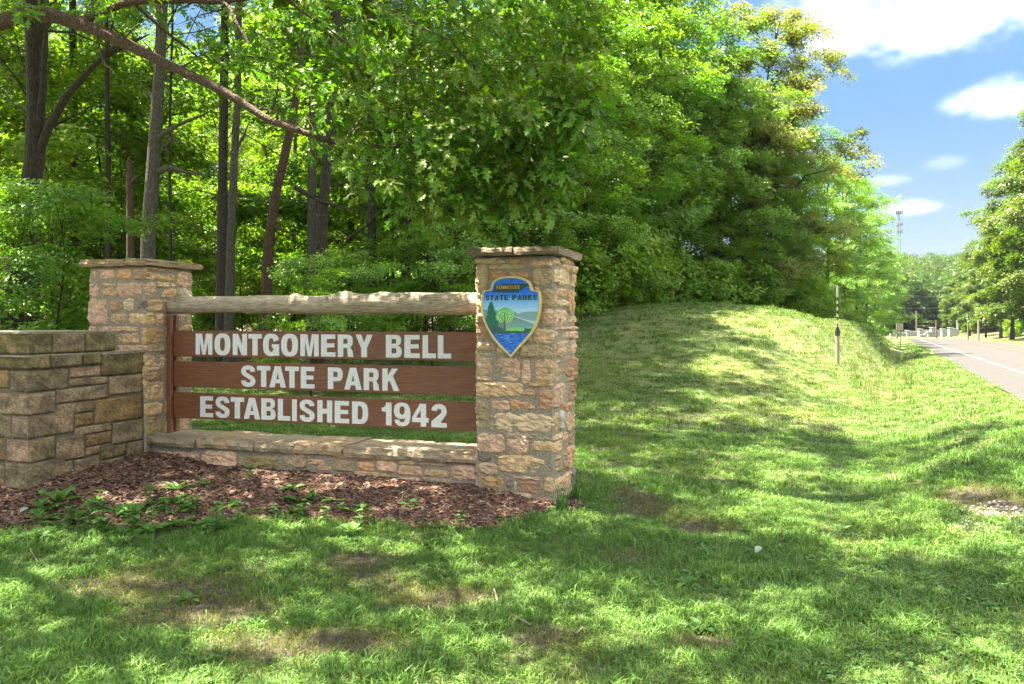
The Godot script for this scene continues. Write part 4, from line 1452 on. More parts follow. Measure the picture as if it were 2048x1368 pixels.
func build_oak() -> void:
	var base := Vector3(-7.6, gh(-7.6, 7.9) - 0.1, -7.9)
	var t := thing("oak_tree", "large oak whose lobed leaves and sweeping limb hang over the sign", "tree", base)
	var wood := Bag.new()
	tube(wood, [Vector3(0, -0.2, 0), Vector3(0.05, 1.5, 0), Vector3(0.1, 3.0, 0.05), Vector3(0.25, 5.0, 0.2), Vector3(0.4, 8.0, 0.3), Vector3(0.5, 11.0, 0.2)], [0.42, 0.33, 0.30, 0.26, 0.18, 0.08], 14, 0.12)
	obj("trunk", bag_mesh(wood), mats["oak_bark"], t)
	var limbs := [
		[[[-420, 250, 7.6], [-160, 92, 7.2], [0, 46, 7.05], [60, 26, 7.0], [150, 45, 7.0], [215, 70, 6.95], [300, 112, 6.9], [380, 150, 6.8], [460, 190, 6.7], [530, 235, 6.6], [600, 262, 6.5], [690, 288, 6.5], [810, 294, 6.5]], [0.10, 0.09, 0.086, 0.082, 0.078, 0.068, 0.058, 0.05, 0.044, 0.038, 0.033, 0.027, 0.014]],
		[[[150, 45, 7.0], [185, 34, 6.98], [212, 20, 6.95], [265, 4, 6.9], [350, 0, 6.85], [445, 2, 6.8], [560, -18, 6.7], [700, -60, 6.6]], [0.05, 0.044, 0.040, 0.036, 0.034, 0.032, 0.026, 0.015]],
		[[[445, 2, 6.8], [460, 18, 6.75], [472, 45, 6.7], [488, 72, 6.68], [497, 88, 6.66]], [0.022, 0.021, 0.019, 0.018, 0.008]],
		[[[460, 190, 6.7], [500, 212, 6.66], [540, 236, 6.6], [596, 254, 6.55], [630, 280, 6.5], [652, 300, 6.45]], [0.022, 0.020, 0.018, 0.015, 0.012, 0.008]],
		[[[700, -60, 6.6], [745, -2, 6.5], [765, 12, 6.5], [815, 36, 6.4], [862, 64, 6.3], [900, 78, 6.25], [932, 79, 6.2]], [0.02, 0.018, 0.017, 0.015, 0.012, 0.010, 0.006]],
		[[[790, 294, 6.5], [812, 280, 6.45], [835, 260, 6.4], [884, 255, 6.35], [960, 262, 6.2]], [0.014, 0.013, 0.011, 0.008, 0.004]],
		[[[810, 294, 6.5], [838, 325, 6.4], [868, 368, 6.3], [905, 396, 6.25], [960, 420, 6.2]], [0.013, 0.011, 0.009, 0.007, 0.004]],
		[[[265, 4, 6.9], [300, 36, 7.2], [340, 70, 7.4], [380, 100, 7.6], [410, 130, 7.8]], [0.02, 0.018, 0.017, 0.014, 0.008]],
		[[[560, -18, 6.7], [600, 20, 6.9], [660, 60, 7.0], [720, 110, 7.1]], [0.018, 0.015, 0.012, 0.006]],
		[[[690, 288, 6.5], [705, 262, 6.6], [730, 230, 6.7], [790, 205, 6.6], [850, 190, 6.5]], [0.016, 0.014, 0.011, 0.008, 0.004]],
		[[[900, 78, 6.25], [940, 130, 6.2], [985, 190, 6.1], [1030, 235, 6.05], [1080, 262, 6.0]], [0.010, 0.009, 0.008, 0.006, 0.003]],
	]
	for l in limbs:
		var p := []
		for q in l[0]:
			p.append(px(q[0], q[1], q[2]) - base)
		var pp := []
		var rr := []
		for k in p.size() - 1:
			for j in 3:
				var f := j / 3.0
				var a: Vector3 = p[maxi(k - 1, 0)]
				var d: Vector3 = p[mini(k + 2, p.size() - 1)]
				pp.append((p[k] as Vector3).cubic_interpolate(p[k + 1], a, d, f))
				rr.append(lerpf(l[1][k], l[1][k + 1], f) * 0.78)
		pp.append(p[p.size() - 1])
		rr.append(l[1][p.size() - 1] * 0.78)
		var b := Bag.new()
		tube(b, pp, rr, 10, 0.30)
		for k in range(4, pp.size() - 1, 2):
			if rf(0, 1) < 0.55:
				var a: Vector3 = pp[k]
				var out := (ball() + Vector3(0.6, 0.1, 0.2)).normalized() * rf(0.2, 0.6)
				var mid := a + out * 0.5 + ball() * 0.05
				tube(b, [a, mid, a + out + ball() * 0.08], [minf(rr[k] * 0.35, 0.012), 0.006, 0.002], 5, 0.2)
		obj("limb", bag_mesh(b), mats["oak_bark"], t)
	# upper limbs, out of the picture, that carry the canopy
	var up := Bag.new()
	for k in 9:
		var az := k * 0.75 - 1.2
		var e := Vector3(0.4, 7.0, 0.3) + Vector3(cos(az) * rf(3.5, 6.5), rf(0.5, 4.0), sin(az) * rf(2.5, 4.5))
		tube(up, [Vector3(0.3, rf(4.5, 8.5), 0.2), Vector3(0.3, 7.5, 0.2).lerp(e, 0.5) + Vector3.UP * 0.6, e], [0.11, 0.07, 0.02], 7, 0.15)
	tube(up, [Vector3(0.4, 7.2, 0.3), Vector3(2.6, 9.6, -2.2), Vector3(6.2, 10.6, -5.6)], [0.13, 0.08, 0.02], 7, 0.15)
	obj("limb", bag_mesh(up), mats["oak_bark"], t)
	var kinds := []
	for k in 5:
		kinds.append(oak_spray(13, 0.30))
	var where := [[], [], [], [], []]
	var tint := [[], [], [], [], []]
	# leaf masses along the boughs: centre in the photograph, half sizes, depth, half depth, number of twigs
	for b in [[900, 40, 235, 105, 6.7, 0.9, 115], [1000, 190, 150, 100, 6.2, 0.55, 95], [940, 292, 170, 66, 6.2, 0.5, 80], [850, 368, 110, 46, 6.2, 0.45, 44], [985, 378, 85, 30, 6.3, 0.35, 30], [760, 330, 110, 50, 6.6, 0.5, 30], [700, 110, 190, 110, 7.3, 0.9, 70], [560, 50, 180, 70, 7.5, 0.9, 44], [440, 120, 110, 70, 7.7, 0.7, 20], [1105, 215, 70, 60, 6.0, 0.35, 30], [240, -20, 250, 50, 7.6, 0.8, 26], [1090, 40, 110, 80, 6.6, 0.7, 52], [610, 190, 110, 50, 6.9, 0.5, 20], [1060, 315, 80, 50, 6.1, 0.4, 34], [650, 260, 90, 50, 6.6, 0.4, 16], [20, 10, 60, 30, 6.9, 0.4, 6], [820, 200, 120, 90, 6.5, 0.7, 52], [1130, 150, 50, 90, 6.3, 0.5, 22]]:
		for k in int(b[6] * 0.78):
			var q := ball()
			var d: float = b[4] + q.z * b[5]
			put_spray(px(b[0] + q.x * b[2], b[1] + q.y * b[3], d) - base, where, tint, Vector3(0.9, -0.25, 0.35), 1.0)
	# the canopy above the frame, in clumps
	for k in 270:
		var q := ball()
		var c := Vector3(-2.6 + q.x * 8.4, 8.4 + q.y * 2.8, -7.8 + q.z * 5.6)
		var cr := rf(0.35, 0.85)
		var low := CAM_H + 660.0 / FOCAL * -c.z + 0.9
		c.y = maxf(c.y, low)
		for j in 14:
			put_spray(c + ball() * cr - base, where, tint, Vector3(q.x, 0.1, q.z), 1.25)
	for k in 60:
		var q := ball()
		var c := Vector3(-1.3 + q.x * 3.0, 10.4 + q.y * 1.1, -13.4 + q.z * 2.6)
		c.y = maxf(c.y, CAM_H + 660.0 / FOCAL * -c.z + 0.9)
		for j in 14:
			put_spray(c + ball() * rf(0.3, 0.8) - base, where, tint, Vector3(q.x, 0.1, q.z), 1.25)
	for k in 46:
		var q := ball()
		var c := Vector3(-5.6 + q.x * 2.8, 7.4 + q.y * 1.3, -5.6 + q.z * 2.4)
		for j in 14:
			put_spray(c + ball() * rf(0.3, 0.8) - base, where, tint, Vector3(q.x, 0.1, q.z), 1.25)
	for k in 5:
		multi("foliage", kinds[k], mats["oak_leaf"], where[k], tint[k], t)

func put_spray(at: Vector3, where: Array, tint: Array, lean: Vector3, size: float) -> void:
	var k := rng.randi() % where.size()
	var z := (lean + ball() * 1.1).normalized()
	z.y = clampf(z.y, -0.7, 0.25)
	z = z.normalized()
	var y := (Vector3.UP + ball() * 0.5)
	y = (y - z * z.dot(y)).normalized()
	var s := size * rf(0.8, 1.2)
	where[k].append(Transform3D(Basis(y.cross(z) * s, y * s, z * s), at))
	var f := rf(0.75, 1.2)
	tint[k].append(Color(0.130 * f * rf(0.8, 1.25), 0.25 * f, 0.026 * f))

# ---------------------------------------------------------------- woods
func build_forest() -> void:
	var tpl := []
	for k in 6:
		tpl.append(spray(14, 0.165, 0.36, 0.55))
	var flat_tpl := []
	for k in 5:
		flat_tpl.append(spray(16, 0.12, 0.42, 0.22))
	leaf_tpl = tpl
	var green := Color(0.20, 0.33, 0.044)
	var bright := Color(0.20, 0.31, 0.034)
	var deep := Color(0.16, 0.29, 0.05)
	var olive := Color(0.22, 0.235, 0.06)
	var tall := []
	for k in 3:
		tall.append(tree_shape({"h": 20.0, "r": 0.17, "y0": 7.0, "cr": 3.7, "limbs": 28, "clumps": 9, "rise": 0.35, "droop": 0.1, "fan": 0.26, "flat": 0.6, "clump": 0.75, "floor": 3.0, "per": 6, "tpl": tpl, "col": bright, "vary": 0.2, "squash": 0.55}))
	var edge := []
	for k in 4:
		edge.append(tree_shape({"h": 16.0, "r": 0.20, "y0": 0.7, "cr": 4.1, "limbs": 36, "clumps": 11, "rise": 0.22, "droop": 0.16, "fan": 0.24, "flat": 0.6, "clump": 0.62, "floor": 0.25, "per": 8, "tpl": tpl, "col": deep if k % 2 else green, "vary": 0.25, "squash": 0.55}))
	var hickory: Dictionary = tree_shape({"h": 19.0, "r": 0.22, "y0": 1.6, "cr": 4.6, "limbs": 38, "clumps": 13, "rise": 0.3, "droop": 0.1, "fan": 0.24, "flat": 0.7, "clump": 0.55, "floor": 0.5, "per": 10, "tpl": tpl, "col": olive, "vary": 0.25, "squash": 0.8})
	var road_kind := []
	for k in 2:
		road_kind.append(tree_shape({"h": 16.0, "r": 0.20, "y0": 1.6, "cr": 4.0, "limbs": 34, "clumps": 11, "rise": 0.25, "droop": 0.14, "fan": 0.24, "flat": 0.7, "clump": 0.6, "floor": 0.6, "per": 11, "tpl": [spray(12, 0.22, 0.36, 0.6), spray(12, 0.22, 0.36, 0.6)], "col": Color(0.105, 0.165, 0.028), "vary": 0.3, "squash": 0.7}))
	var sapling := []
	for k in 4:
		sapling.append(tree_shape({"h": 6.5, "r": 0.05, "y0": 0.9, "cr": 2.3, "limbs": 16, "clumps": 9, "rise": 0.18, "droop": 0.06, "fan": 0.30, "flat": 0.22, "clump": 0.5, "floor": 0.3, "per": 7, "tpl": flat_tpl, "col": bright if k < 2 else deep, "vary": 0.2, "squash": 0.22}))
	var shrub := []
	for k in 2:
		shrub.append(tree_shape({"h": 2.3, "r": 0.025, "y0": 0.15, "cr": 1.2, "limbs": 11, "clumps": 6, "rise": 0.5, "droop": 0.05, "fan": 0.35, "flat": 0.7, "clump": 0.32, "floor": 0.15, "per": 4, "tpl": tpl, "col": green, "vary": 0.25, "squash": 0.7}))

	# trunks that the photograph shows one by one: path of (u, v), depth, radius at foot, bark, label, branches
	var seen := [
		[[[14, 690], [30, 560], [52, 430], [70, 320], [72, 200], [66, 60], [60, -140]], 12.6, 0.175, "bark", "dark leaning trunk farthest left, forking above the block wall", [[[66, 335], [100, 250], [135, 190], [180, 140], [212, 108], [222, 60], [236, 10]], [[212, 108], [250, 90], [300, 68]], [[70, 320], [86, 180], [92, 60], [100, -60]]]],
		[[[62, 700], [64, 560], [66, 430], [70, 300], [80, 100], [84, -120]], 13.2, 0.13, "bark", "straight brown trunk just right of the leaning fork at far left", []],
		[[[216, 560], [217, 400], [215, 250], [214, 120], [210, -100]], 23.0, 0.075, "bark", "thin straight trunk left of the broken snag", []],
		[[[293, 560], [297, 480], [306, 330], [316, 180], [322, 90], [330, -120]], 18.5, 0.175, "bark_grey", "stout grey trunk rising right behind the left pillar cap", [[[306, 292], [325, 268], [360, 248], [400, 232], [430, 218]], [[312, 345], [340, 335], [390, 348], [440, 352]]]],
		[[[444, 640], [445, 480], [446, 330], [448, 200], [452, -120]], 21.5, 0.15, "bark", "dark half of a pair of trunks left of centre", []],
		[[[456, 640], [462, 480], [468, 330], [475, 200], [480, -120]], 21.0, 0.12, "bark_grey", "pale half of a pair of trunks left of centre", [[[472, 300], [488, 270], [500, 240]]]],
		[[[525, 650], [536, 500], [549, 400], [570, 310], [592, 200], [620, -100]], 20.0, 0.135, "bark_red", "leaning reddish trunk behind the middle of the log", [[[541, 450], [570, 462], [600, 470]]]],
		[[[634, 660], [640, 500], [648, 400], [656, 300], [668, 150], [680, -120]], 19.0, 0.15, "bark", "dark trunk crossed by a drooping bough behind the log", [[[590, 375], [640, 402], [690, 416], [742, 424]]]],
		[[[745, 640], [744, 480], [742, 360], [742, 200], [744, -100]], 25.5, 0.155, "bark_grey", "pale brown trunk seen above the right half of the log", [[[676, 505], [700, 474], [735, 450], [760, 420], [780, 400]]]],
		[[[772, 640], [772, 520], [772, 430], [776, 200]], 26.0, 0.11, "bark", "first of two slim dark trunks left of the shield pillar", []],
		[[[784, 640], [785, 540], [786, 450], [792, 200]], 27.0, 0.075, "bark", "second, thinner of two slim dark trunks left of the shield pillar", []],
		[[[812, 640], [812, 520], [814, 420], [818, 250], [822, -60]], 24.0, 0.15, "bark", "dark trunk in the shade close left of the shield pillar", []],
		[[[340, 600], [341, 440], [338, 300], [342, 150], [348, -60]], 22.0, 0.045, "bark", "very thin sapling stem right of the stout grey trunk", []],
		[[[706, 640], [702, 500], [698, 380], [694, 150]], 31.0, 0.11, "bark", "trunk deep in the wood between the drooping bough and the pale trunk", []],
		[[[148, 640], [150, 520], [150, 380], [146, 100], [144, -120]], 27.0, 0.16, "bark", "trunk deep in the wood behind the left pillar's outer side", []],
		[[[586, 640], [588, 480], [590, 300], [596, 60]], 33.0, 0.10, "bark_grey", "grey trunk deep in the wood right of the reddish trunk", []],
	]
	var n := 0
	for s in seen:
		var d: float = s[1]
		var foot := px(s[0][0][0], s[0][0][1], d)
		foot.y = gh(foot.x, d) - 0.15
		var t := thing("forest_tree", s[4], "tree", foot, 0.0, "trunks at the edge of the wood")
		var b := Bag.new()
		var p := [Vector3.ZERO]
		var r := [s[2] * 1.25]
		for k in range(1, s[0].size()):
			p.append(px(s[0][k][0], s[0][k][1], d) - foot)
			r.append(s[2] * lerpf(1.0, 0.55, float(k) / s[0].size()))
		var top: Vector3 = p[p.size() - 1]
		tube(b, p, r, 11, 0.13)
		for br in s[5]:
			var bp := []
			var brr := []
			for k in br.size():
				bp.append(px(br[k][0], br[k][1], d - 0.1 * k) - foot)
				brr.append(s[2] * lerpf(0.46, 0.04, float(k) / (br.size() - 1)))
			tube(b, bp, brr, 7, 0.15)
		for k in 7:
			var f := rf(0.35, 0.95) * (p.size() - 1)
			var i0: int = mini(int(f), p.size() - 2)
			var root: Vector3 = (p[i0] as Vector3).lerp(p[i0 + 1], f - i0)
			var out := Vector3(rf(-1, 1), rf(-0.1, 0.7), rf(-0.6, 0.6)).normalized() * rf(0.5, 1.8)
			tube(b, [root, root + out * 0.5 + ball() * 0.1, root + out + Vector3.DOWN * rf(0.0, 0.25)], [s[2] * 0.16, s[2] * 0.10, 0.006], 5, 0.2)
		obj("trunk", bag_mesh(b), mats[s[3]], t)
		var c := obj("crown", tall[n % 3].crown, mats["leaf"], t)
		c.set_meta("kind", "stuff")
		c.position = Vector3(top.x * 0.6, top.y - 6.0 if top.y > 9.0 else 2.6, top.z)
		c.rotation.y = rf(0, TAU)
		c.scale = Vector3(0.9, 0.85, 0.9)
		n += 1
	# the broken snag
	var sp := px(260, 600, 19.5)
	sp.y = gh(sp.x, 19.5) - 0.1
	var sn := thing("broken_snag", "dead broken trunk with one short stub, behind the left pillar", "dead tree", sp)
	var sb := Bag.new()
	tube(sb, [Vector3.ZERO, px(261, 450, 19.5) - sp, px(260, 360, 19.5) - sp, px(259, 325, 19.5) - sp, px(258, 311, 19.5) - sp], [0.11, 0.09, 0.085, 0.06, 0.015], 9, 0.3)
	tube(sb, [px(263, 365, 19.5) - sp, px(272, 356, 19.4) - sp, px(281, 347, 19.3) - sp], [0.055, 0.05, 0.01], 6, 0.2)
	obj("trunk", bag_mesh(sb), mats["bark_red"], sn)

	var first := {}
	# tall trees standing deeper in the wood
	var spots := []
	var tries := 0
	while spots.size() < 26 and tries < 3000:
		tries += 1
		var x := rf(-27.0, 7.0)
		var d := rf(21.0, 66.0)
		if d < forest_line(x) + 2.0 or x < -0.75 * d or x > 0.12 * d:
			continue
		var ok := true
		for q in spots:
			if Vector2(x - q.x, d - q.y).length() < 3.3:
				ok = false
		if ok:
			spots.append(Vector2(x, d))
	var said := placed_labels(spots, "slender tall woodland tree")
	for k in spots.size():
		var q: Vector2 = spots[k]
		plant_tree("woodland_tree", said[k], tall[k % 3], ["bark", "bark_grey", "bark"][k % 3], Vector3(q.x, gh(q.x, q.y) - 0.1, -q.y), rf(0, TAU), rf(0.8, 1.1), "tall trees deep in the wood")
	# understorey
	var under := [[112, 11.4, 2, 0.58, "dark maple sapling shading the trunks at far left"], [20, 12.0, 3, 0.6, "dark leafy sapling before the forked trunk at far left"], [622, 15.5, 3, 0.46, "spreading dogwood with layered leaves behind the log's middle"], [705, 17.0, 2, 0.46, "layered sapling right of the dogwood behind the log"], [865, 19.5, 3, 0.6, "shaded sapling close behind the shield pillar's left"]]
	for u in under:
		var x: float = (u[0] - 1024.0) / FOCAL * u[1]
		plant_tree("sapling", u[4], sapling[u[2]], "bark", Vector3(x, gh(x, u[1]) - 0.05, -u[1]), rf(0, TAU), u[3], "understorey saplings")
	n = 0
	for u in [[95, 24.0, 1.55, "behind the block wall"], [190, 27.0, 1.7, "behind the snag"], [250, 30.0, 1.8, "between the snag and the stout grey trunk"], [700, 29.0, 1.8, "behind the drooping bough"], [850, 26.0, 1.6, "left of the shield pillar"]]:
		var x: float = (u[0] - 1024.0) / FOCAL * u[1]
		plant_tree("young_tree", "leafy young maple reaching under the canopy " + u[3], sapling[n % 4], "bark", Vector3(x, gh(x, u[1]) - 0.05, -u[1]), rf(0, TAU), u[2], "young maples under the canopy")
		n += 1
	spots = []
	tries = 0
	while spots.size() < 54 and tries < 5000:
		tries += 1
		var d := 27.0 + 40.0 * rf(0, 1)
		var x := rf(-0.74, 0.10) * d
		if d < forest_line(x) + 0.6:
			continue
		var ok := true
		for q in spots:
			if Vector2(x - q.x, d - q.y).length() < 1.9:
				ok = false
		if ok:
			spots.append(Vector2(x, d))
	said = placed_labels(spots, "bright green sapling among the trunks")
	for k in spots.size():
		var q: Vector2 = spots[k]
		plant_tree("sapling", said[k], sapling[k % 4], "bark", Vector3(q.x, gh(q.x, q.y) - 0.05, -q.y), rf(0, TAU), rf(0.65, 1.25), "saplings among the trunks")
	spots = []
	for k in 44:
		var d := 20.0 + 34.0 * pow(rf(0, 1), 0.9)
		var x := rf(-0.72, 0.06) * d
		spots.append(Vector2(x, maxf(d, forest_line(x) + rf(-0.4, 2.0))))
	said = placed_labels(spots, "low leafy shrub on the wood's floor")
	for k in spots.size():
		var q: Vector2 = spots[k]
		plant_tree("forest_shrub", said[k], shrub[k % 2], "bark", Vector3(q.x, gh(q.x, q.y) - 0.03, -q.y), rf(0, TAU), rf(0.4, 0.9), "shrubs on the floor of the wood", "shrub")
	# leafy wall deep behind the trunks
	spots = []
	for k in 28:
		var d := rf(58.0, 84.0)
		spots.append(Vector2(lerpf(-0.74, 0.20, (k + rf(0.2, 0.8)) / 28.0) * d, d))
	said = placed_labels(spots, "tall leafy tree at the wood's back")
	for k in spots.size():
		var q: Vector2 = spots[k]
		plant_tree("woodland_tree", said[k], edge[k % 4], "bark", Vector3(q.x, gh(q.x, q.y) - 0.1, -q.y), rf(0, TAU), rf(1.2, 1.75), "trees at the back of the wood")

	# the forest edge right of the pillar
	var rim := [
		[905, 22.5, 0, 0.50, "small edge tree behind the shield pillar's left"], [985, 24.0, 1, 0.62, "edge tree directly behind the shield pillar"], [1075, 25.5, 2, 0.68, "edge tree just left of the pillar cap's right corner"],
		[1165, 28.5, 3, 0.72, "dark leafy edge tree just right of the shield pillar"], [1235, 32.0, 0, 0.78, "leafy edge tree above the mound's shaded left slope"], [1300, 35.5, 1, 0.80, "dark edge tree left of the mound's top"],
		[1365, 37.5, 2, 0.85, "edge tree right above the mound's top"], [1430, 38.5, 3, 0.80, "edge tree just right of the mound's top"], [1495, 39.5, 0, 0.78, "edge tree left below the olive hickory"],
		[1555, 41.0, 1, 0.62, "low edge tree under the olive hickory"], [1610, 44.0, 2, 0.66, "edge tree behind the marker post"], [1652, 50.0, 3, 0.72, "edge tree right of the marker post"],
		[1690, 58.0, 3, 0.78, "leafy edge tree beyond the mound's right end"], [1712, 68.0, 1, 0.86, "tree farther along the ditch, left of the mast"], [1732, 80.0, 3, 0.80, "tree below the mast, along the ditch"], [1748, 94.0, 3, 0.76, "farther tree below the mast"], [1764, 112.0, 1, 0.68, "last tree of the left row before the white walls"],
	]
	for e in rim:
		var x: float = (e[0] - 1024.0) / FOCAL * e[1]
		plant_tree("edge_tree", e[4], edge[e[2]], "bark", Vector3(x, gh(x, e[1]) - 0.1, -e[1]), rf(0, TAU), e[3], "trees along the edge of the wood")
	var high := [[1215, 36.0, 1.10, "tall tree rising behind the edge trees right of the pillar"], [1330, 40.0, 1.25, "tallest pale green tree above the mound"], [1435, 43.0, 1.15, "tall green tree left of the olive hickory"], [1105, 31.0, 1.05, "tall tree behind the shield pillar"], [1545, 48.0, 0.95, "tall tree half hidden behind the olive hickory"]]
	n = 0
	for e in high:
		var x: float = (e[0] - 1024.0) / FOCAL * e[1]
		plant_tree("edge_tree", e[3], edge[(n + 1) % 4], "bark_grey", Vector3(x, gh(x, e[1]) - 0.1, -e[1]), rf(0, TAU), e[2], "tall trees behind the edge of the wood")
		n += 1
	var hx: float = (1552.0 - 1024.0) / FOCAL * 42.0
	plant_tree("hickory_tree", "tall olive brown leaved tree at the right end of the wood's edge", hickory, "bark", Vector3(hx, gh(hx, 42.0) - 0.1, -42.0), 0.7, 0.90, "")
	for k in 20:
		var x := lerpf(0.8, 20.0, (k + rf(0.1, 0.9)) / 20.0)
		var d := forest_line(x) + rf(-0.2, 1.5)
		plant_tree("forest_shrub", "leafy shrub along the mown edge, %s from the shield pillar rightwards" % ordinal(k), shrub[k % 2], "bark", Vector3(x, gh(x, d) - 0.03, -d), rf(0, TAU), rf(0.8, 1.4), "shrubs along the mown edge", "shrub")
	# right of the road
	var right := [[2075, 88.0, 1, 1.42, "big leafy tree at the right edge, nearest the road"], [2024, 98.0, 2, 1.25, "big tree right of the road, second from the edge"], [2002, 112.0, 3, 1.05, "tree right of the road behind the wooden poles"], [2090, 76.0, 0, 1.4, "tree overhanging the road's far verge at the right edge"], [1972, 128.0, 0, 0.85, "tree left of the big roadside trees"], [1940, 150.0, 1, 0.85, "yellow green tree above the white walls' right end"], [1905, 168.0, 0, 0.72, "small yellow green tree above the white walls"], [2040, 118.0, 2, 1.3, "tree behind the big roadside trees"]]
	for e in right:
		var x: float = (e[0] - 1024.0) / FOCAL * e[1]
		plant_tree("roadside_tree", e[4], road_kind[e[2] % 2], "bark_grey", Vector3(x, gh(x, e[1]) - 0.1, -e[1]), rf(0, TAU), e[3], "trees right of the road")
	for k in 16:
		var d := lerpf(70.0, 125.0, k / 15.0)
		var x := road_edge(d) + 8.2 + rf(5.0, 9.0)
		plant_tree("roadside_shrub", "shrub on the road's far verge, %s from the near end" % ordinal(k), shrub[k % 2], "bark", Vector3(x, gh(x, d) - 0.05, -d), rf(0, TAU), rf(0.7, 1.2), "shrubs on the far verge", "shrub")
	# the wooded hill on the skyline: far crowns that read as one mass
	var far_tree: Dictionary = tree_shape({"h": 15.0, "r": 0.2, "y0": 1.5, "cr": 4.6, "limbs": 18, "clumps": 5, "rise": 0.3, "droop": 0.1, "fan": 0.3, "flat": 0.7, "clump": 1.0, "floor": 0.5, "per": 3, "tpl": [spray(14, 0.42, 0.8, 0.6), spray(14, 0.42, 0.8, 0.6)], "col": Color(0.058, 0.110, 0.026), "vary": 0.25, "squash": 0.7})
	var where := []
	var tint := []
	for k in 1500:
		var d := 150.0 + 320.0 * pow(rf(0, 1), 0.8)
		var x := rf(0.40, 0.66) * d
		if d < 205.0 and x > swale_x(d) - 4.0 and x < road_edge(d) + 14.0:
			continue
		var s := rf(0.7, 1.15)
		where.append(Transform3D(Basis(Vector3.UP, rf(0, TAU)).scaled(Vector3(s, s * rf(0.8, 1.1), s)), Vector3(x, gh(x, d) - 0.5, -d)))
		var f := rf(0.75, 1.3)
		tint.append(Color(f * rf(0.85, 1.3), f, f))
	multi("hill_forest", far_tree.crown, mats["leaf"], where, tint, self, "far wooded hillside under the mast, seen as one green mass")

# ---------------------------------------------------------------- far things
func bar(b: Bag, p: Vector3, q: Vector3, r: float, sides := 4) -> void:
	tube(b, [p, q], [r, r], sides)

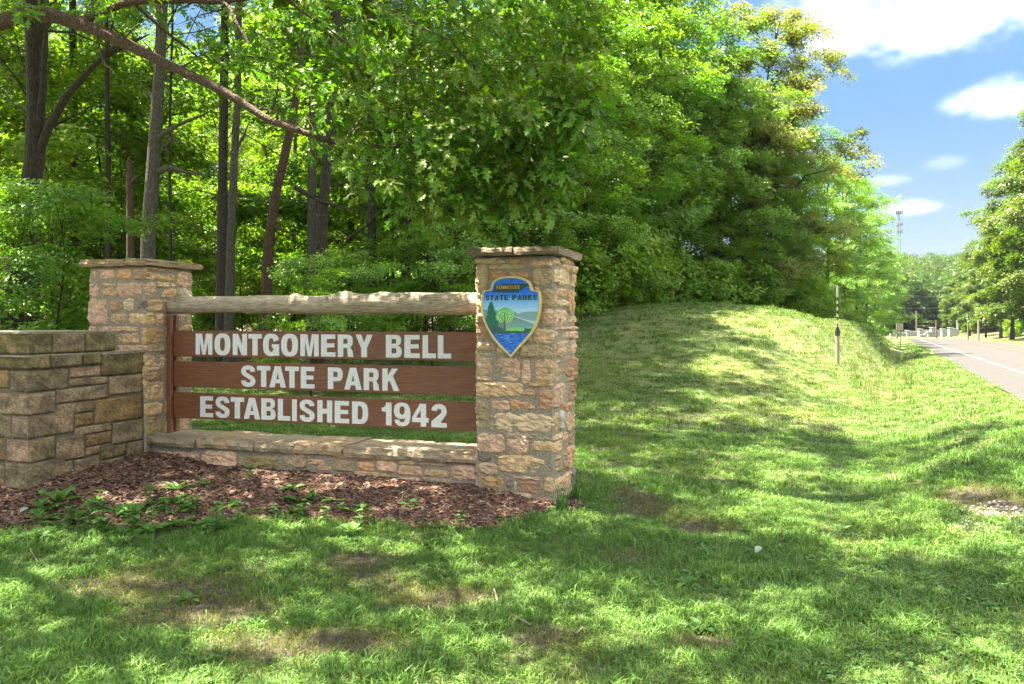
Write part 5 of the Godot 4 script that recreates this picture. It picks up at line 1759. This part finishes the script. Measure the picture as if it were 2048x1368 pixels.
func build_far() -> void:
	# mast on the skyline
	var d := 480.0
	var foot := px(1797, 640, d)
	foot.y = gh(foot.x, d)
	var top := px(1797, 423, d).y - foot.y
	var m := thing("lattice_mast", "tall lattice telephone mast with three rings of antennas on the skyline", "mast", foot)
	var legs := Bag.new()
	var brace := Bag.new()
	for k in 3:
		var a := TAU * k / 3.0 + 0.4
		var e := Vector3(cos(a), 0, sin(a))
		bar(legs, e * 1.9, e * 0.55 + Vector3.UP * top, 0.16)
	for j in 16:
		for k in 3:
			var a := TAU * k / 3.0 + 0.4
			var c := TAU * (k + 1) / 3.0 + 0.4
			var f0 := j / 16.0
			var f1 := (j + 1) / 16.0
			bar(brace, Vector3(cos(a), 0, sin(a)) * lerpf(1.9, 0.55, f0) + Vector3.UP * top * f0, Vector3(cos(c), 0, sin(c)) * lerpf(1.9, 0.55, f1) + Vector3.UP * top * f1, 0.07)
	obj("legs", bag_mesh(legs), mats["steel"], m)
	obj("bracing", bag_mesh(brace), mats["steel"], m)
	for v in [425.0, 449.0, 463.0]:
		var y := px(1797, v, d).y - foot.y
		var b := Bag.new()
		for k in 3:
			var a := TAU * k / 3.0 + 0.4
			var c := TAU * (k + 1) / 3.0 + 0.4
			bar(b, Vector3(cos(a) * 1.9, y, sin(a) * 1.9), Vector3(cos(c) * 1.9, y, sin(c) * 1.9), 0.10)
			for f in [0.0, 0.33, 0.67]:
				box_into(b, Vector3(cos(a), 0, sin(a)).lerp(Vector3(cos(c), 0, sin(c)), f) * 2.0 + Vector3.UP * y, Vector3(0.42, 2.2, 0.42), 0.03)
		obj("antenna_ring", bag_mesh(b), mats["black_plastic"] if v < 430 else mats["steel"], m)
	# white stepped entrance walls across the far junction
	white_walls()
	# utility poles and wires
	var poles := [[1794, 120.0, 634, 0.15, "pole_wood", "dark wooden pole just left of the white walls"], [1833, 150.0, 622, 0.16, "pole_wood", "wooden pole behind the white walls"], [1872.5, 118.0, 640, 0.12, "pole_wood", "short wooden pole before the right-hand white wall"], [1936, 118.0, 625, 0.12, "pole_wood", "slim wooden pole at the edge of the roadside trees"], [1957, 105.0, 640, 0.14, "post_grey", "pale grey pole on the far verge nearest the road"], [1915.5, 165.0, 640, 0.3, "white_wall", "white post at the right end of the entrance walls"]]
	for p in poles:
		var q := px(p[0], 640, p[1])
		q.y = gh(q.x, p[1]) - 0.2
		var t := thing("utility_pole", p[5], "pole", q, 0.0, "poles beside the road")
		var h := px(p[0], p[2], p[1]).y - q.y
		var b := Bag.new()
		tube(b, [Vector3.ZERO, Vector3(0, h * 0.5, 0), Vector3(0, h, 0)], [p[3], p[3] * 0.92, p[3] * 0.8], 8, 0.0, true)
		obj("shaft", bag_mesh(b), mats[p[4]], t)
	for w in [[1690, 578, 62.0, 1905, 592, 130.0, "upper thin wire strung across the trees below the mast"], [1690, 609, 60.0, 1900, 613, 125.0, "lower thin wire strung across the trees below the mast"]]:
		var a := px(w[0], w[1], w[2])
		var c := px(w[3], w[4], w[5])
		var l := []
		var r := []
		for k in 13:
			var f := k / 12.0
			l.append(a.lerp(c, f) - Vector3.UP * 1.2 * 4.0 * f * (1.0 - f) * 0.25 - a)
			r.append(0.007)
		var b := Bag.new()
		tube(b, l, r, 4)
		var o := obj("overhead_wire", bag_mesh(b), mats["steel"], self, a)
		tag(o, w[6], "wire", "overhead wires")
	# the back of a road sign on the verge
	var sq := px(1800.5, 690, 60.0)
	sq.y = gh(sq.x, 60.0) - 0.1
	var sg := thing("road_sign", "back of a grey rectangular road sign on a thin post by the ditch", "sign", sq, -0.4)
	var sy := px(1800, 655, 60.0).y - sq.y
	obj("post", box_mesh(Vector3(0.07, sy + 0.3, 0.05)), mats["steel"], sg, Vector3(0, (sy + 0.3) * 0.5, 0))
	obj("panel", box_mesh(Vector3(0.40, 0.52, 0.012), 0.002), mats["post_grey"], sg, Vector3(0, sy + 0.02, 0.034))
	# marker post on the bank
	var mq := px(1675, 740, 22.0)
	mq.y = gh(mq.x, 22.0) - 0.05
	var mp := thing("marker_post", "grey marker post with black collar and slim striped rod on the grassy bank", "post", mq)
	var y1 := px(1675, 664, 22.0).y - mq.y
	var y2 := px(1675, 572, 22.0).y - mq.y
	var b := Bag.new()
	tube(b, [Vector3.ZERO, Vector3(0, y1, 0)], [0.056, 0.056], 12)
	obj("lower_tube", bag_mesh(b), mats["post_grey"], mp)
	b = Bag.new()
	tube(b, [Vector3(0, y1 - 0.10, 0), Vector3(0, y1 - 0.05, 0), Vector3(0, y1 + 0.02, 0), Vector3(0, y1 + 0.08, 0), Vector3(0, y1 + 0.14, 0)], [0.060, 0.072, 0.072, 0.05, 0.025], 12, 0.0, true)
	obj("collar", bag_mesh(b), mats["black_plastic"], mp)
	for k in 12:
		b = Bag.new()
		var ya := lerpf(y1 + 0.14, y2 - 0.04, k / 12.0)
		var yb := lerpf(y1 + 0.14, y2 - 0.04, (k + 1) / 12.0)
		tube(b, [Vector3(0, ya, 0), Vector3(0, yb, 0)], [0.018, 0.018], 8)
		obj("rod_band", bag_mesh(b), mats["black_plastic"] if k % 2 == 0 else mats["white_plastic"], mp)
	b = Bag.new()
	tube(b, [Vector3(0, y2 - 0.22, 0), Vector3(0, y2 - 0.2, 0), Vector3(0, y2, 0), Vector3(0, y2 + 0.02, 0)], [0.016, 0.023, 0.023, 0.014], 8, 0.0, true)
	obj("cap", bag_mesh(b), mats["white_plastic"], mp)

func white_walls() -> void:
	# each wall as runs of (u, top v, base v) at its distance, with square piers between
	for w in [["white_entrance_wall", "left white stepped entrance wall with square piers", 143.0, [[1780, 1789, 668.5, 674], [1789, 1811, 666.5, 674], [1815, 1836, 664.0, 671], [1839, 1858, 661.5, 666]], [[1789, 664], [1813, 662], [1837.5, 659]]], ["white_entrance_wall", "right white stepped entrance wall with square piers", 139.0, [[1839, 1849, 671.0, 675], [1849, 1857, 667.5, 674], [1857, 1868, 665.5, 672], [1868, 1884, 663.5, 670], [1884, 1899, 661.0, 668], [1899, 1915, 658.5, 666]], [[1855, 665], [1869, 661.5], [1883, 659.0], [1898, 656.5], [1862, 656]]]]:
		var d: float = w[2]
		var at := px(w[3][0][0], 674, d)
		var t := thing(w[0], w[1], "wall", at, 0.0, "white entrance walls")
		var k := 0
		for r in w[3]:
			var a := px(r[0], r[2], d + k * 2.0) - at
			var c := px(r[1], r[3], d + k * 2.0) - at
			obj("wall_run", box_mesh(Vector3(c.x - a.x, a.y - c.y + 1.5, 0.5), 0.02), mats["white_wall"], t, Vector3((a.x + c.x) * 0.5, (a.y + c.y - 1.5) * 0.5, a.z))
			obj("coping", box_mesh(Vector3(c.x - a.x + 0.02, 0.14, 0.62), 0.02), mats["white_wall"], t, Vector3((a.x + c.x) * 0.5, a.y + 0.07, a.z))
			k += 1
		for p in w[4]:
			var a := px(p[0], p[1], d + 2.0) - at
			obj("pier", box_mesh(Vector3(0.55, 3.2, 0.7), 0.02), mats["white_wall"], t, Vector3(a.x, a.y - 1.6, a.z + 0.4))
			obj("pier_cap", box_mesh(Vector3(0.72, 0.14, 0.86), 0.02), mats["white_wall"], t, Vector3(a.x, a.y + 0.07, a.z + 0.4))

# ---------------------------------------------------------------- grass and small plants
func tuft(n: int, h: float, spread: float, lean: float, wide: float) -> ArrayMesh:
	var v := PackedVector3Array()
	var c := PackedColorArray()
	var ix := PackedInt32Array()
	for k in n:
		var a := rf(0, TAU)
		var root := Vector3(cos(rf(0, TAU)), 0, sin(rf(0, TAU))) * spread * sqrt(rf(0, 1))
		var out := Vector3(cos(a), 0, sin(a))
		var l := h * rf(0.55, 1.2)
		var bend := lean * rf(0.3, 1.3)
		var side := Vector3(-sin(a), 0, cos(a)).rotated(Vector3.UP, rf(-0.8, 0.8)) * wide * rf(0.7, 1.3)
		var mid := root + Vector3.UP * l * 0.55 + out * l * 0.22 * bend
		var tip := root + Vector3.UP * l * (1.0 - 0.32 * bend * bend) + out * l * 0.75 * bend
		var at := v.size()
		v.append_array(PackedVector3Array([root - side - Vector3.UP * 0.01, root + side - Vector3.UP * 0.01, mid - side * 0.85, mid + side * 0.85, tip]))
		var dry := rf(0, 1) < 0.20
		var f := rf(0.8, 1.2)
		for j in 5:
			c.append(Color(2.1 * f, 1.15 * f, 2.6 * f) if dry else Color(f * rf(0.95, 1.05), f, f))
		ix.append_array(PackedInt32Array([at, at + 1, at + 2, at + 1, at + 3, at + 2, at + 2, at + 3, at + 4]))
	return arrays_mesh(v, ix, c)

func build_lawn() -> void:
	var kinds := [tuft(30, 0.060, 0.10, 1.0, 0.0024), tuft(26, 0.080, 0.10, 0.9, 0.0027), tuft(22, 0.11, 0.085, 0.85, 0.0030), tuft(34, 0.042, 0.12, 1.2, 0.0026), tuft(20, 0.42, 0.14, 0.5, 0.0035)]
	var straw := tuft(16, 0.07, 0.10, 2.2, 0.0013)
	var clover := clover_mesh()
	var where := [[], [], [], [], [], [], []]
	var tint := [[], [], [], [], [], [], []]
	for zone in [[3.0, 5.2, 520.0, 1.0], [5.2, 8.0, 350.0, 1.05], [8.0, 12.0, 130.0, 1.25], [12.0, 20.0, 48.0, 1.7], [20.0, 36.0, 17.0, 2.5], [36.0, 70.0, 4.0, 3.6]]:
		var x0: float = -0.70 * zone[1] - 0.4
		var x1: float = 0.70 * zone[1] + 0.4
		var count: int = int((x1 - x0) * (zone[1] - zone[0]) * zone[2])
		for k in count:
			var x := rf(x0, x1)
			var d := rf(zone[0], zone[1])
			if absf(x) > 0.69 * d + 0.35:
				continue
			if x > road_edge(d) - 0.02 and x < road_edge(d) + 8.3:
				continue
			if d > forest_line(x) + 1.0 and x < swale_x(d) - 1.0:
				continue
			if d > 36.0 and x < swale_x(d) - 3.0:
				continue
			var b := 0.0
			if d < 14.0:
				var q := to_sign(x, d)
				if q.x > -6.0 and q.x < 0.1 and q.y > -3.0:
					var e := bed_edge(q.x) + 0.07 * nz2.get_noise_2d(q.x * 3.0, 1.0)
					if q.y > e + 0.06 * rf(-1, 1) and q.y < 0.72:
						continue
				if q.x > -0.78 and q.x < 0.02 and q.y > -0.02 and q.y < 0.86:
					continue
				b = bare(x, d)
				if rf(0, 1) < b * 0.93:
					if rf(0, 1) < 0.35:
						where[6].append(Transform3D(Basis(Vector3.UP, rf(0, TAU)), Vector3(x, gh(x, d), -d)))
						var sf := rf(0.5, 1.1)
						tint[6].append(Color(0.16 * sf, 0.17 * sf, 0.035 * sf))
					continue
			var n := nz.get_noise_2d(x * 0.8 + 5.0, d * 0.8)
			var n2 := nz.get_noise_2d(x * 0.22 + 60.0, d * 0.22)
			var kind := 1
			var r := rf(0, 1)
			if b > 0.15:
				kind = 3
			elif n > 0.15:
				kind = 2 if r < 0.6 else 1
			elif n < -0.2:
				kind = 3 if r < 0.5 else 0
			else:
				kind = 0 if r < 0.5 else 1
			var s: float = zone[3] * rf(0.75, 1.25)
			# long grass in the bottom of the ditch and on the steep bank beyond it
			var ditch := absf(x - swale_x(d) + 0.6)
			var long_grass: float = ss(1.7, 0.3, ditch) * ss(15.0, 24.0, d) * 0.6
			if rf(0, 1) < long_grass * 0.2 and d > 15.0:
				kind = 4
				s = rf(0.7, 1.2)
			elif d < 8.0 and rf(0, 1) < 0.010 + 0.04 * ss(0.1, 0.5, n2) + (0.04 if d < 6.2 and x > 1.7 else 0.0):
				kind = 5
				s = rf(0.6, 1.0)
			var f := (1.0 + 0.35 * n + 0.2 * n2) * rf(0.68, 1.32) * lerpf(1.0, 0.78, ss(8.0, 16.0, d))
			var warm: float = ss(0.0, 0.6, n2 + 0.2 * rf(-1, 1)) * 0.5 + b * 0.5 + ss(9.0, 16.0, d) * 0.25
			var col := Color(0.128, 0.240, 0.050).lerp(Color(0.180, 0.228, 0.046), clampf(warm, 0, 1))
			if kind == 4:
				col = Color(0.20, 0.21, 0.06)
			if kind == 5:
				col = Color(0.085, 0.20, 0.035)
			where[kind].append(Transform3D(Basis(Vector3.UP, rf(0, TAU)).scaled(Vector3(s, s * rf(0.8, 1.2) * (1.0 if kind == 4 else lerpf(0.70, 0.42, ss(6.0, 18.0, d))), s)), Vector3(x, gh(x, d) - 0.004, -d)))
			tint[kind].append(Color(col.r * f, col.g * f, col.b * f))
	for k in 5:
		multi("grass", kinds[k], mats["grass_blade"], where[k], tint[k], self, ["fine short blades of the mown lawn", "ordinary mown turf blades all over the lawn", "lusher clumps of longer turf in the lawn", "sparse low blades around the bare soil spots", "long pale seeding grass along the ditch"][k])
	multi("dry_straw", straw, mats["grass_blade"], where[6], tint[6], self, "dry straw coloured blades on the bare soil spots")
	multi("ground_cover", clover, mats["grass_blade"], where[5], tint[5], self, "low three-leaved clover spread through the near lawn")

func leaf_into(v: PackedVector3Array, c: PackedColorArray, ix: PackedInt32Array, root: Vector3, dir: Vector3, l: float, w: float, curl: float, tint: float) -> void:
	# a broad leaf of five cross ribs
	var side := dir.cross(Vector3.UP).normalized()
	if side.length() < 0.1:
		side = Vector3.RIGHT
	var nn := side.cross(dir).normalized()
	var at := v.size()
	for k in 6:
		var f := k / 5.0
		var ww: float = w * sin(PI * clampf(pow(f, 0.8) * 0.97 + 0.03, 0, 1)) + 0.0015
		var mid := root + dir * l * f + nn * (-curl * l * f * f)
		v.append_array(PackedVector3Array([mid - side * ww + nn * ww * 0.35, mid, mid + side * ww + nn * ww * 0.35]))
		for j in 3:
			c.append(Color(tint, tint, tint))
	for k in 5:
		for j in 2:
			var a := at + k * 3 + j
			ix.append_array(PackedInt32Array([a, a + 3, a + 1, a + 1, a + 3, a + 4]))

func clover_mesh() -> ArrayMesh:
	var v := PackedVector3Array()
	var c := PackedColorArray()
	var ix := PackedInt32Array()
	for k in 9:
		var p := Vector3(rf(-0.09, 0.09), rf(0.02, 0.06), rf(-0.09, 0.09))
		var y := rf(0, TAU)
		for j in 3:
			var a := y + j * TAU / 3.0
			var dir := Vector3(cos(a), rf(-0.2, 0.3), sin(a)).normalized()
			leaf_into(v, c, ix, p, dir, rf(0.016, 0.026), 0.009, 0.2, rf(0.8, 1.15))
	return arrays_mesh(v, ix, c)

func weed_mesh(kind: int) -> ArrayMesh:
	var v := PackedVector3Array()
	var c := PackedColorArray()
	var ix := PackedInt32Array()
	if kind == 0:   # dandelion rosette
		for k in 11:
			var a := k * 2.4 + rf(-0.3, 0.3)
			var dir := Vector3(cos(a), rf(0.35, 1.2), sin(a)).normalized()
			leaf_into(v, c, ix, Vector3.ZERO, dir, rf(0.13, 0.24), rf(0.018, 0.030), rf(0.1, 0.5), rf(0.8, 1.2))
	elif kind == 1:   # plantain, broad oval leaves
		for k in 8:
			var a := k * 2.4 + rf(-0.3, 0.3)
			var dir := Vector3(cos(a), rf(0.25, 0.9), sin(a)).normalized()
			var root := Vector3(cos(a), 0.6, sin(a)) * 0.03
			leaf_into(v, c, ix, root, dir, rf(0.08, 0.13), rf(0.028, 0.042), rf(0.2, 0.5), rf(0.8, 1.2))
	else:   # upright seedling with paired leaves
		for k in 5:
			var y := 0.03 + k * 0.032
			for e in 2:
				var a := k * 1.57 + e * PI + rf(-0.2, 0.2)
				leaf_into(v, c, ix, Vector3(0, y, 0), Vector3(cos(a), rf(0.1, 0.6), sin(a)).normalized(), rf(0.05, 0.085) * (1.1 - k * 0.08), rf(0.019, 0.030), rf(0.2, 0.5), rf(0.85, 1.2))
		var at := v.size()
		for k in 3:
			var a := TAU * k / 3.0
			v.append(Vector3(cos(a) * 0.003, -0.01, sin(a) * 0.003))
			v.append(Vector3(cos(a) * 0.002, 0.19, sin(a) * 0.002))
			c.append(Color(0.8, 0.8, 0.8))
			c.append(Color(0.8, 0.8, 0.8))
		for k in 3:
			var a := at + k * 2
			var b := at + ((k + 1) % 3) * 2
			ix.append_array(PackedInt32Array([a, a + 1, b, b, a + 1, b + 1]))
	return arrays_mesh(v, ix, c)

func on_ground(u: float, v: float) -> Vector3:
	# the point of the ground seen at a pixel
	var d := 3.0
	while d < 60.0:
		var p := px(u, v, d)
		if p.y <= gh(p.x, d):
			return Vector3(p.x, gh(p.x, d), -d)
		d += 0.02
	return px(u, v, 10.0)

func build_weeds() -> void:
	var ms := []
	for k in 3:
		for j in 3:
			ms.append(weed_mesh(k))
	var green := []
	for f in [1.0, 0.8, 1.2]:
		var m := leafy("weed_leaf", Color(0.85, 1.0, 0.3), 0.45, 0.9)
		m.albedo_color = lin(0.13 * f, 0.27 * f, 0.06 * f)
		green.append(m)
	# [u, v of the foot, mesh, scale, label]
	var list := [[118, 1010, 0, 1.15, "dandelion rosette in the mulch below the block wall's corner"], [355, 985, 1, 0.9, "dandelion leaf clump in the mulch before the low wall's left end"], [415, 975, 2, 0.8, "single upright dandelion in the mulch before the low wall"], [500, 962, 6, 0.9, "seedling in the mulch near the low wall's middle"], [585, 985, 3, 1.0, "plantain with paired leaves before the low wall's middle"], [600, 1010, 4, 1.2, "broad plantain at the mulch edge below the word ESTABLISHED"], [920, 1062, 7, 0.9, "pale seedling at the mulch edge left of the shield pillar"], [300, 1020, 6, 1.2, "leafy seedling in the mulch left of centre"], [345, 1012, 3, 1.1, "plantain between the two mulch seedlings"]]
	for w in list:
		var o := obj("weed_plant", ms[w[2]], green[w[2] % 3], self, on_ground(w[0], w[1]) + Vector3.UP * 0.012)
		o.rotation.y = rf(0, TAU)
		o.scale = Vector3.ONE * w[3]
		tag(o, w[4], "weed", "weeds in the mulch")
	var lawn_green := leafy("lawn_weed_leaf", Color(0.85, 1.0, 0.3), 0.5, 0.9)
	lawn_green.albedo_color = lin(0.075, 0.18, 0.035)
	var along := []
	for k in 54:
		along.append(lerpf(-4.9, -1.1, pow(rf(0, 1), 0.8)) if k % 3 == 0 else rf(-3.9, -2.0))
	along.sort()
	for k in along.size():
		var s: float = along[k]
		var p := SO + SA * s - ST * (bed_edge(s) + rf(-0.34, 0.42))
		var o := obj("weed_plant", ms[3 + rng.randi() % 6], green[k % 3], self, Vector3(p.x, gh(p.x, -p.z) + 0.008, p.z))
		o.rotation.y = rf(0, TAU)
		o.scale = Vector3.ONE * rf(0.7, 1.35)
		tag(o, "low broadleaf weed along the mulch edge, %s from the left" % ordinal(k), "weed", "weeds along the mulch edge")
	along = []
	for k in 28:
		var d := rf(3.9, 7.5)
		along.append(Vector2(rf(0.15, 0.62) * d if k < 21 else rf(-0.6, 0.1) * d, d))
	along.sort_custom(func(a, b): return a.x / a.y < b.x / b.y)
	for k in along.size():
		var q: Vector2 = along[k]
		var o := obj("weed_plant", ms[3 + rng.randi() % 3], lawn_green, self, Vector3(q.x, gh(q.x, q.y) + 0.004, -q.y))
		o.rotation.y = rf(0, TAU)
		o.scale = Vector3.ONE * rf(0.45, 0.75)
		tag(o, "small rosette weed in the mown lawn, %s from the left" % ordinal(k), "weed", "weeds in the lawn")
	var tall := tuft(46, 0.26, 0.05, 0.55, 0.003)
	var gm := leafy("tall_grass", Color(0.85, 1.0, 0.3), 0.45, 0.8)
	gm.albedo_color = lin(0.05, 0.15, 0.03)
	for g in [[1122, 1022, 1.0, "tall dark grass tuft at the foot of the shield pillar's corner"], [1150, 1000, 0.75, "shorter grass tuft beside the shield pillar's right side"], [1715, 762, 1.1, "dark grass tuft on the bank right of the marker post"]]:
		var o := obj("grass_tuft", tall, gm, self, on_ground(g[0], g[1]))
		o.scale = Vector3.ONE * g[2]
		tag(o, g[3], "grass tuft")

func build_litter() -> void:
	# bark chips
	var kinds := []
	for k in 4:
		var b := PackedVector3Array()
		var c := PackedColorArray()
		var w := rf(0.007, 0.014)
		var l := rf(0.022, 0.05)
		for q in [[-1, -1, -1], [1, -1, -1], [1, -1, 1], [-1, -1, 1], [-0.8, 1, -0.9], [0.7, 1, -0.8], [0.9, 1, 0.7], [-0.6, 1, 0.9]]:
			b.append(Vector3(q[0] * w, q[1] * 0.003, q[2] * l * rf(0.8, 1.1)))
			c.append(Color(1, 1, 1))
		kinds.append(arrays_mesh(b, PackedInt32Array([4, 6, 5, 4, 7, 6, 0, 1, 5, 0, 5, 4, 1, 2, 6, 1, 6, 5, 2, 3, 7, 2, 7, 6, 3, 0, 4, 3, 4, 7]), c))
	var where := [[], [], [], []]
	var tint := [[], [], [], []]
	for k in 38000:
		var s := rf(-6.2, 0.2)
		var e := bed_edge(s) + 0.07 * nz2.get_noise_2d(s * 3.0, 1.0)
		var tb := rf(e - 0.05, 0.12)
		if s < -4.54 and tb > -1.42:
			continue
		if s > -0.74 and s < 0.0 and tb > 0.02:
			continue
		var p := SO + SA * s - ST * tb
		var y := gh(p.x, -p.z) + 0.022 + rf(0.0, 0.014) - 0.02 * ss(e + 0.15, e, tb)
		var kd := k % 4
		var bs := Basis(Vector3.UP, rf(0, TAU)) * Basis(Vector3.RIGHT, rf(-0.5, 0.5)) * Basis(Vector3.BACK, rf(-0.5, 0.5))
		where[kd].append(Transform3D(bs.scaled_local(Vector3.ONE * rf(0.3, 1.4)), Vector3(p.x, y, p.z)))
		var f := pow(rf(0.25, 1.1), 1.4)
		var g := rf(0, 1)
		tint[kd].append(Color(0.165 * f, 0.080 * f, 0.050 * f) if g < 0.82 else Color(0.30 * f, 0.21 * f, 0.15 * f))
	for k in 4:
		multi("bark_chips", kinds[k], mats["chip"], where[k], tint[k], self, ["broad", "slim", "long", "short"][k] + " loose bark chips covering the mulch bed")
	# sticks
	for t in [[[988, 1198], [996, 1214], [1006, 1224], [1030, 1244], [1062, 1262], 0.007, "curved grey twig lying in the grass by the bare patch"], [[1066, 1004], [1078, 1010], [1092, 1020], [1098, 1024], 0.016, "short piece of bark lying against the foot of the shield pillar"], [[60, 1113], [68, 1120], [76, 1131], 0.005, "short pale stick in the grass at far left"], [[1142, 1284], [1152, 1278], [1166, 1266], 0.005, "small twig at the right of the bare patch"]]:
		var p := []
		var r := []
		var n: int = t.size() - 2
		for k in n:
			p.append(on_ground(t[k][0], t[k][1]) + Vector3.UP * (0.025 + (0.03 if k == 0 else 0.0)))
			r.append(t[n] * lerpf(0.8, 1.0, float(k) / n))
		var o: Vector3 = p[0]
		for k in n:
			p[k] = p[k] - o
		var b := Bag.new()
		tube(b, p, r, 6, 0.3, true)
		var st := obj("fallen_twig", bag_mesh(b), mats["twig"], self, o)
		tag(st, t[n + 1], "twig")
	# fallen leaves
	var v := PackedVector3Array()
	var c := PackedColorArray()
	var ix := PackedInt32Array()
	leaf_into(v, c, ix, Vector3(0, 0.01, -0.04), Vector3(0, 0.12, 1).normalized(), 0.085, 0.024, 0.3, 1.0)
	var lm := arrays_mesh(v, ix, c)
	var pale := leafy("fallen_leaf", Color(0.9, 1.0, 0.6), 0.5, 0.5)
	pale.albedo_color = lin(0.33, 0.38, 0.30)
	for f in [[1288, 1076, "pale upturned leaf lying in the lawn right of the shield pillar"], [1516, 1112, "pale leaf lying in the lawn below the ditch"], [1910, 1268, "pale broad leaf in the weeds at lower right"], [140, 950, "pale leaf on the mulch before the block wall"], [48, 1032, "pale leaf on the mulch at far left"]]:
		var o := obj("fallen_leaf", lm, pale, self, on_ground(f[0], f[1]) + Vector3.UP * 0.04)
		o.rotation = Vector3(rf(-0.4, 0.4), rf(0, TAU), rf(-0.4, 0.4))
		o.scale = Vector3.ONE * rf(0.7, 1.1)
		tag(o, f[2], "leaf")
	# gravel showing through on the right
	var gm := SphereMesh.new()
	gm.radius = 0.012
	gm.height = 0.018
	gm.radial_segments = 6
	gm.rings = 3
	var gw := []
	var gt := []
	for k in 420:
		var q := ball()
		var g := on_ground(1985, 1040)
		var x := g.x + q.x * 0.38
		var d := -g.z + q.z * 0.5
		gw.append(Transform3D(Basis(Vector3.UP, rf(0, TAU)).scaled(Vector3(rf(0.6, 1.5), rf(0.5, 1.2), rf(0.6, 1.4))), Vector3(x, gh(x, d) + 0.004, -d)))
		var f := rf(0.16, 0.34)
		gt.append(Color(f, f * 0.98, f * 0.98))
	multi("gravel", gm, mats["chip"], gw, gt, self, "grey gravel showing through the grass at right")
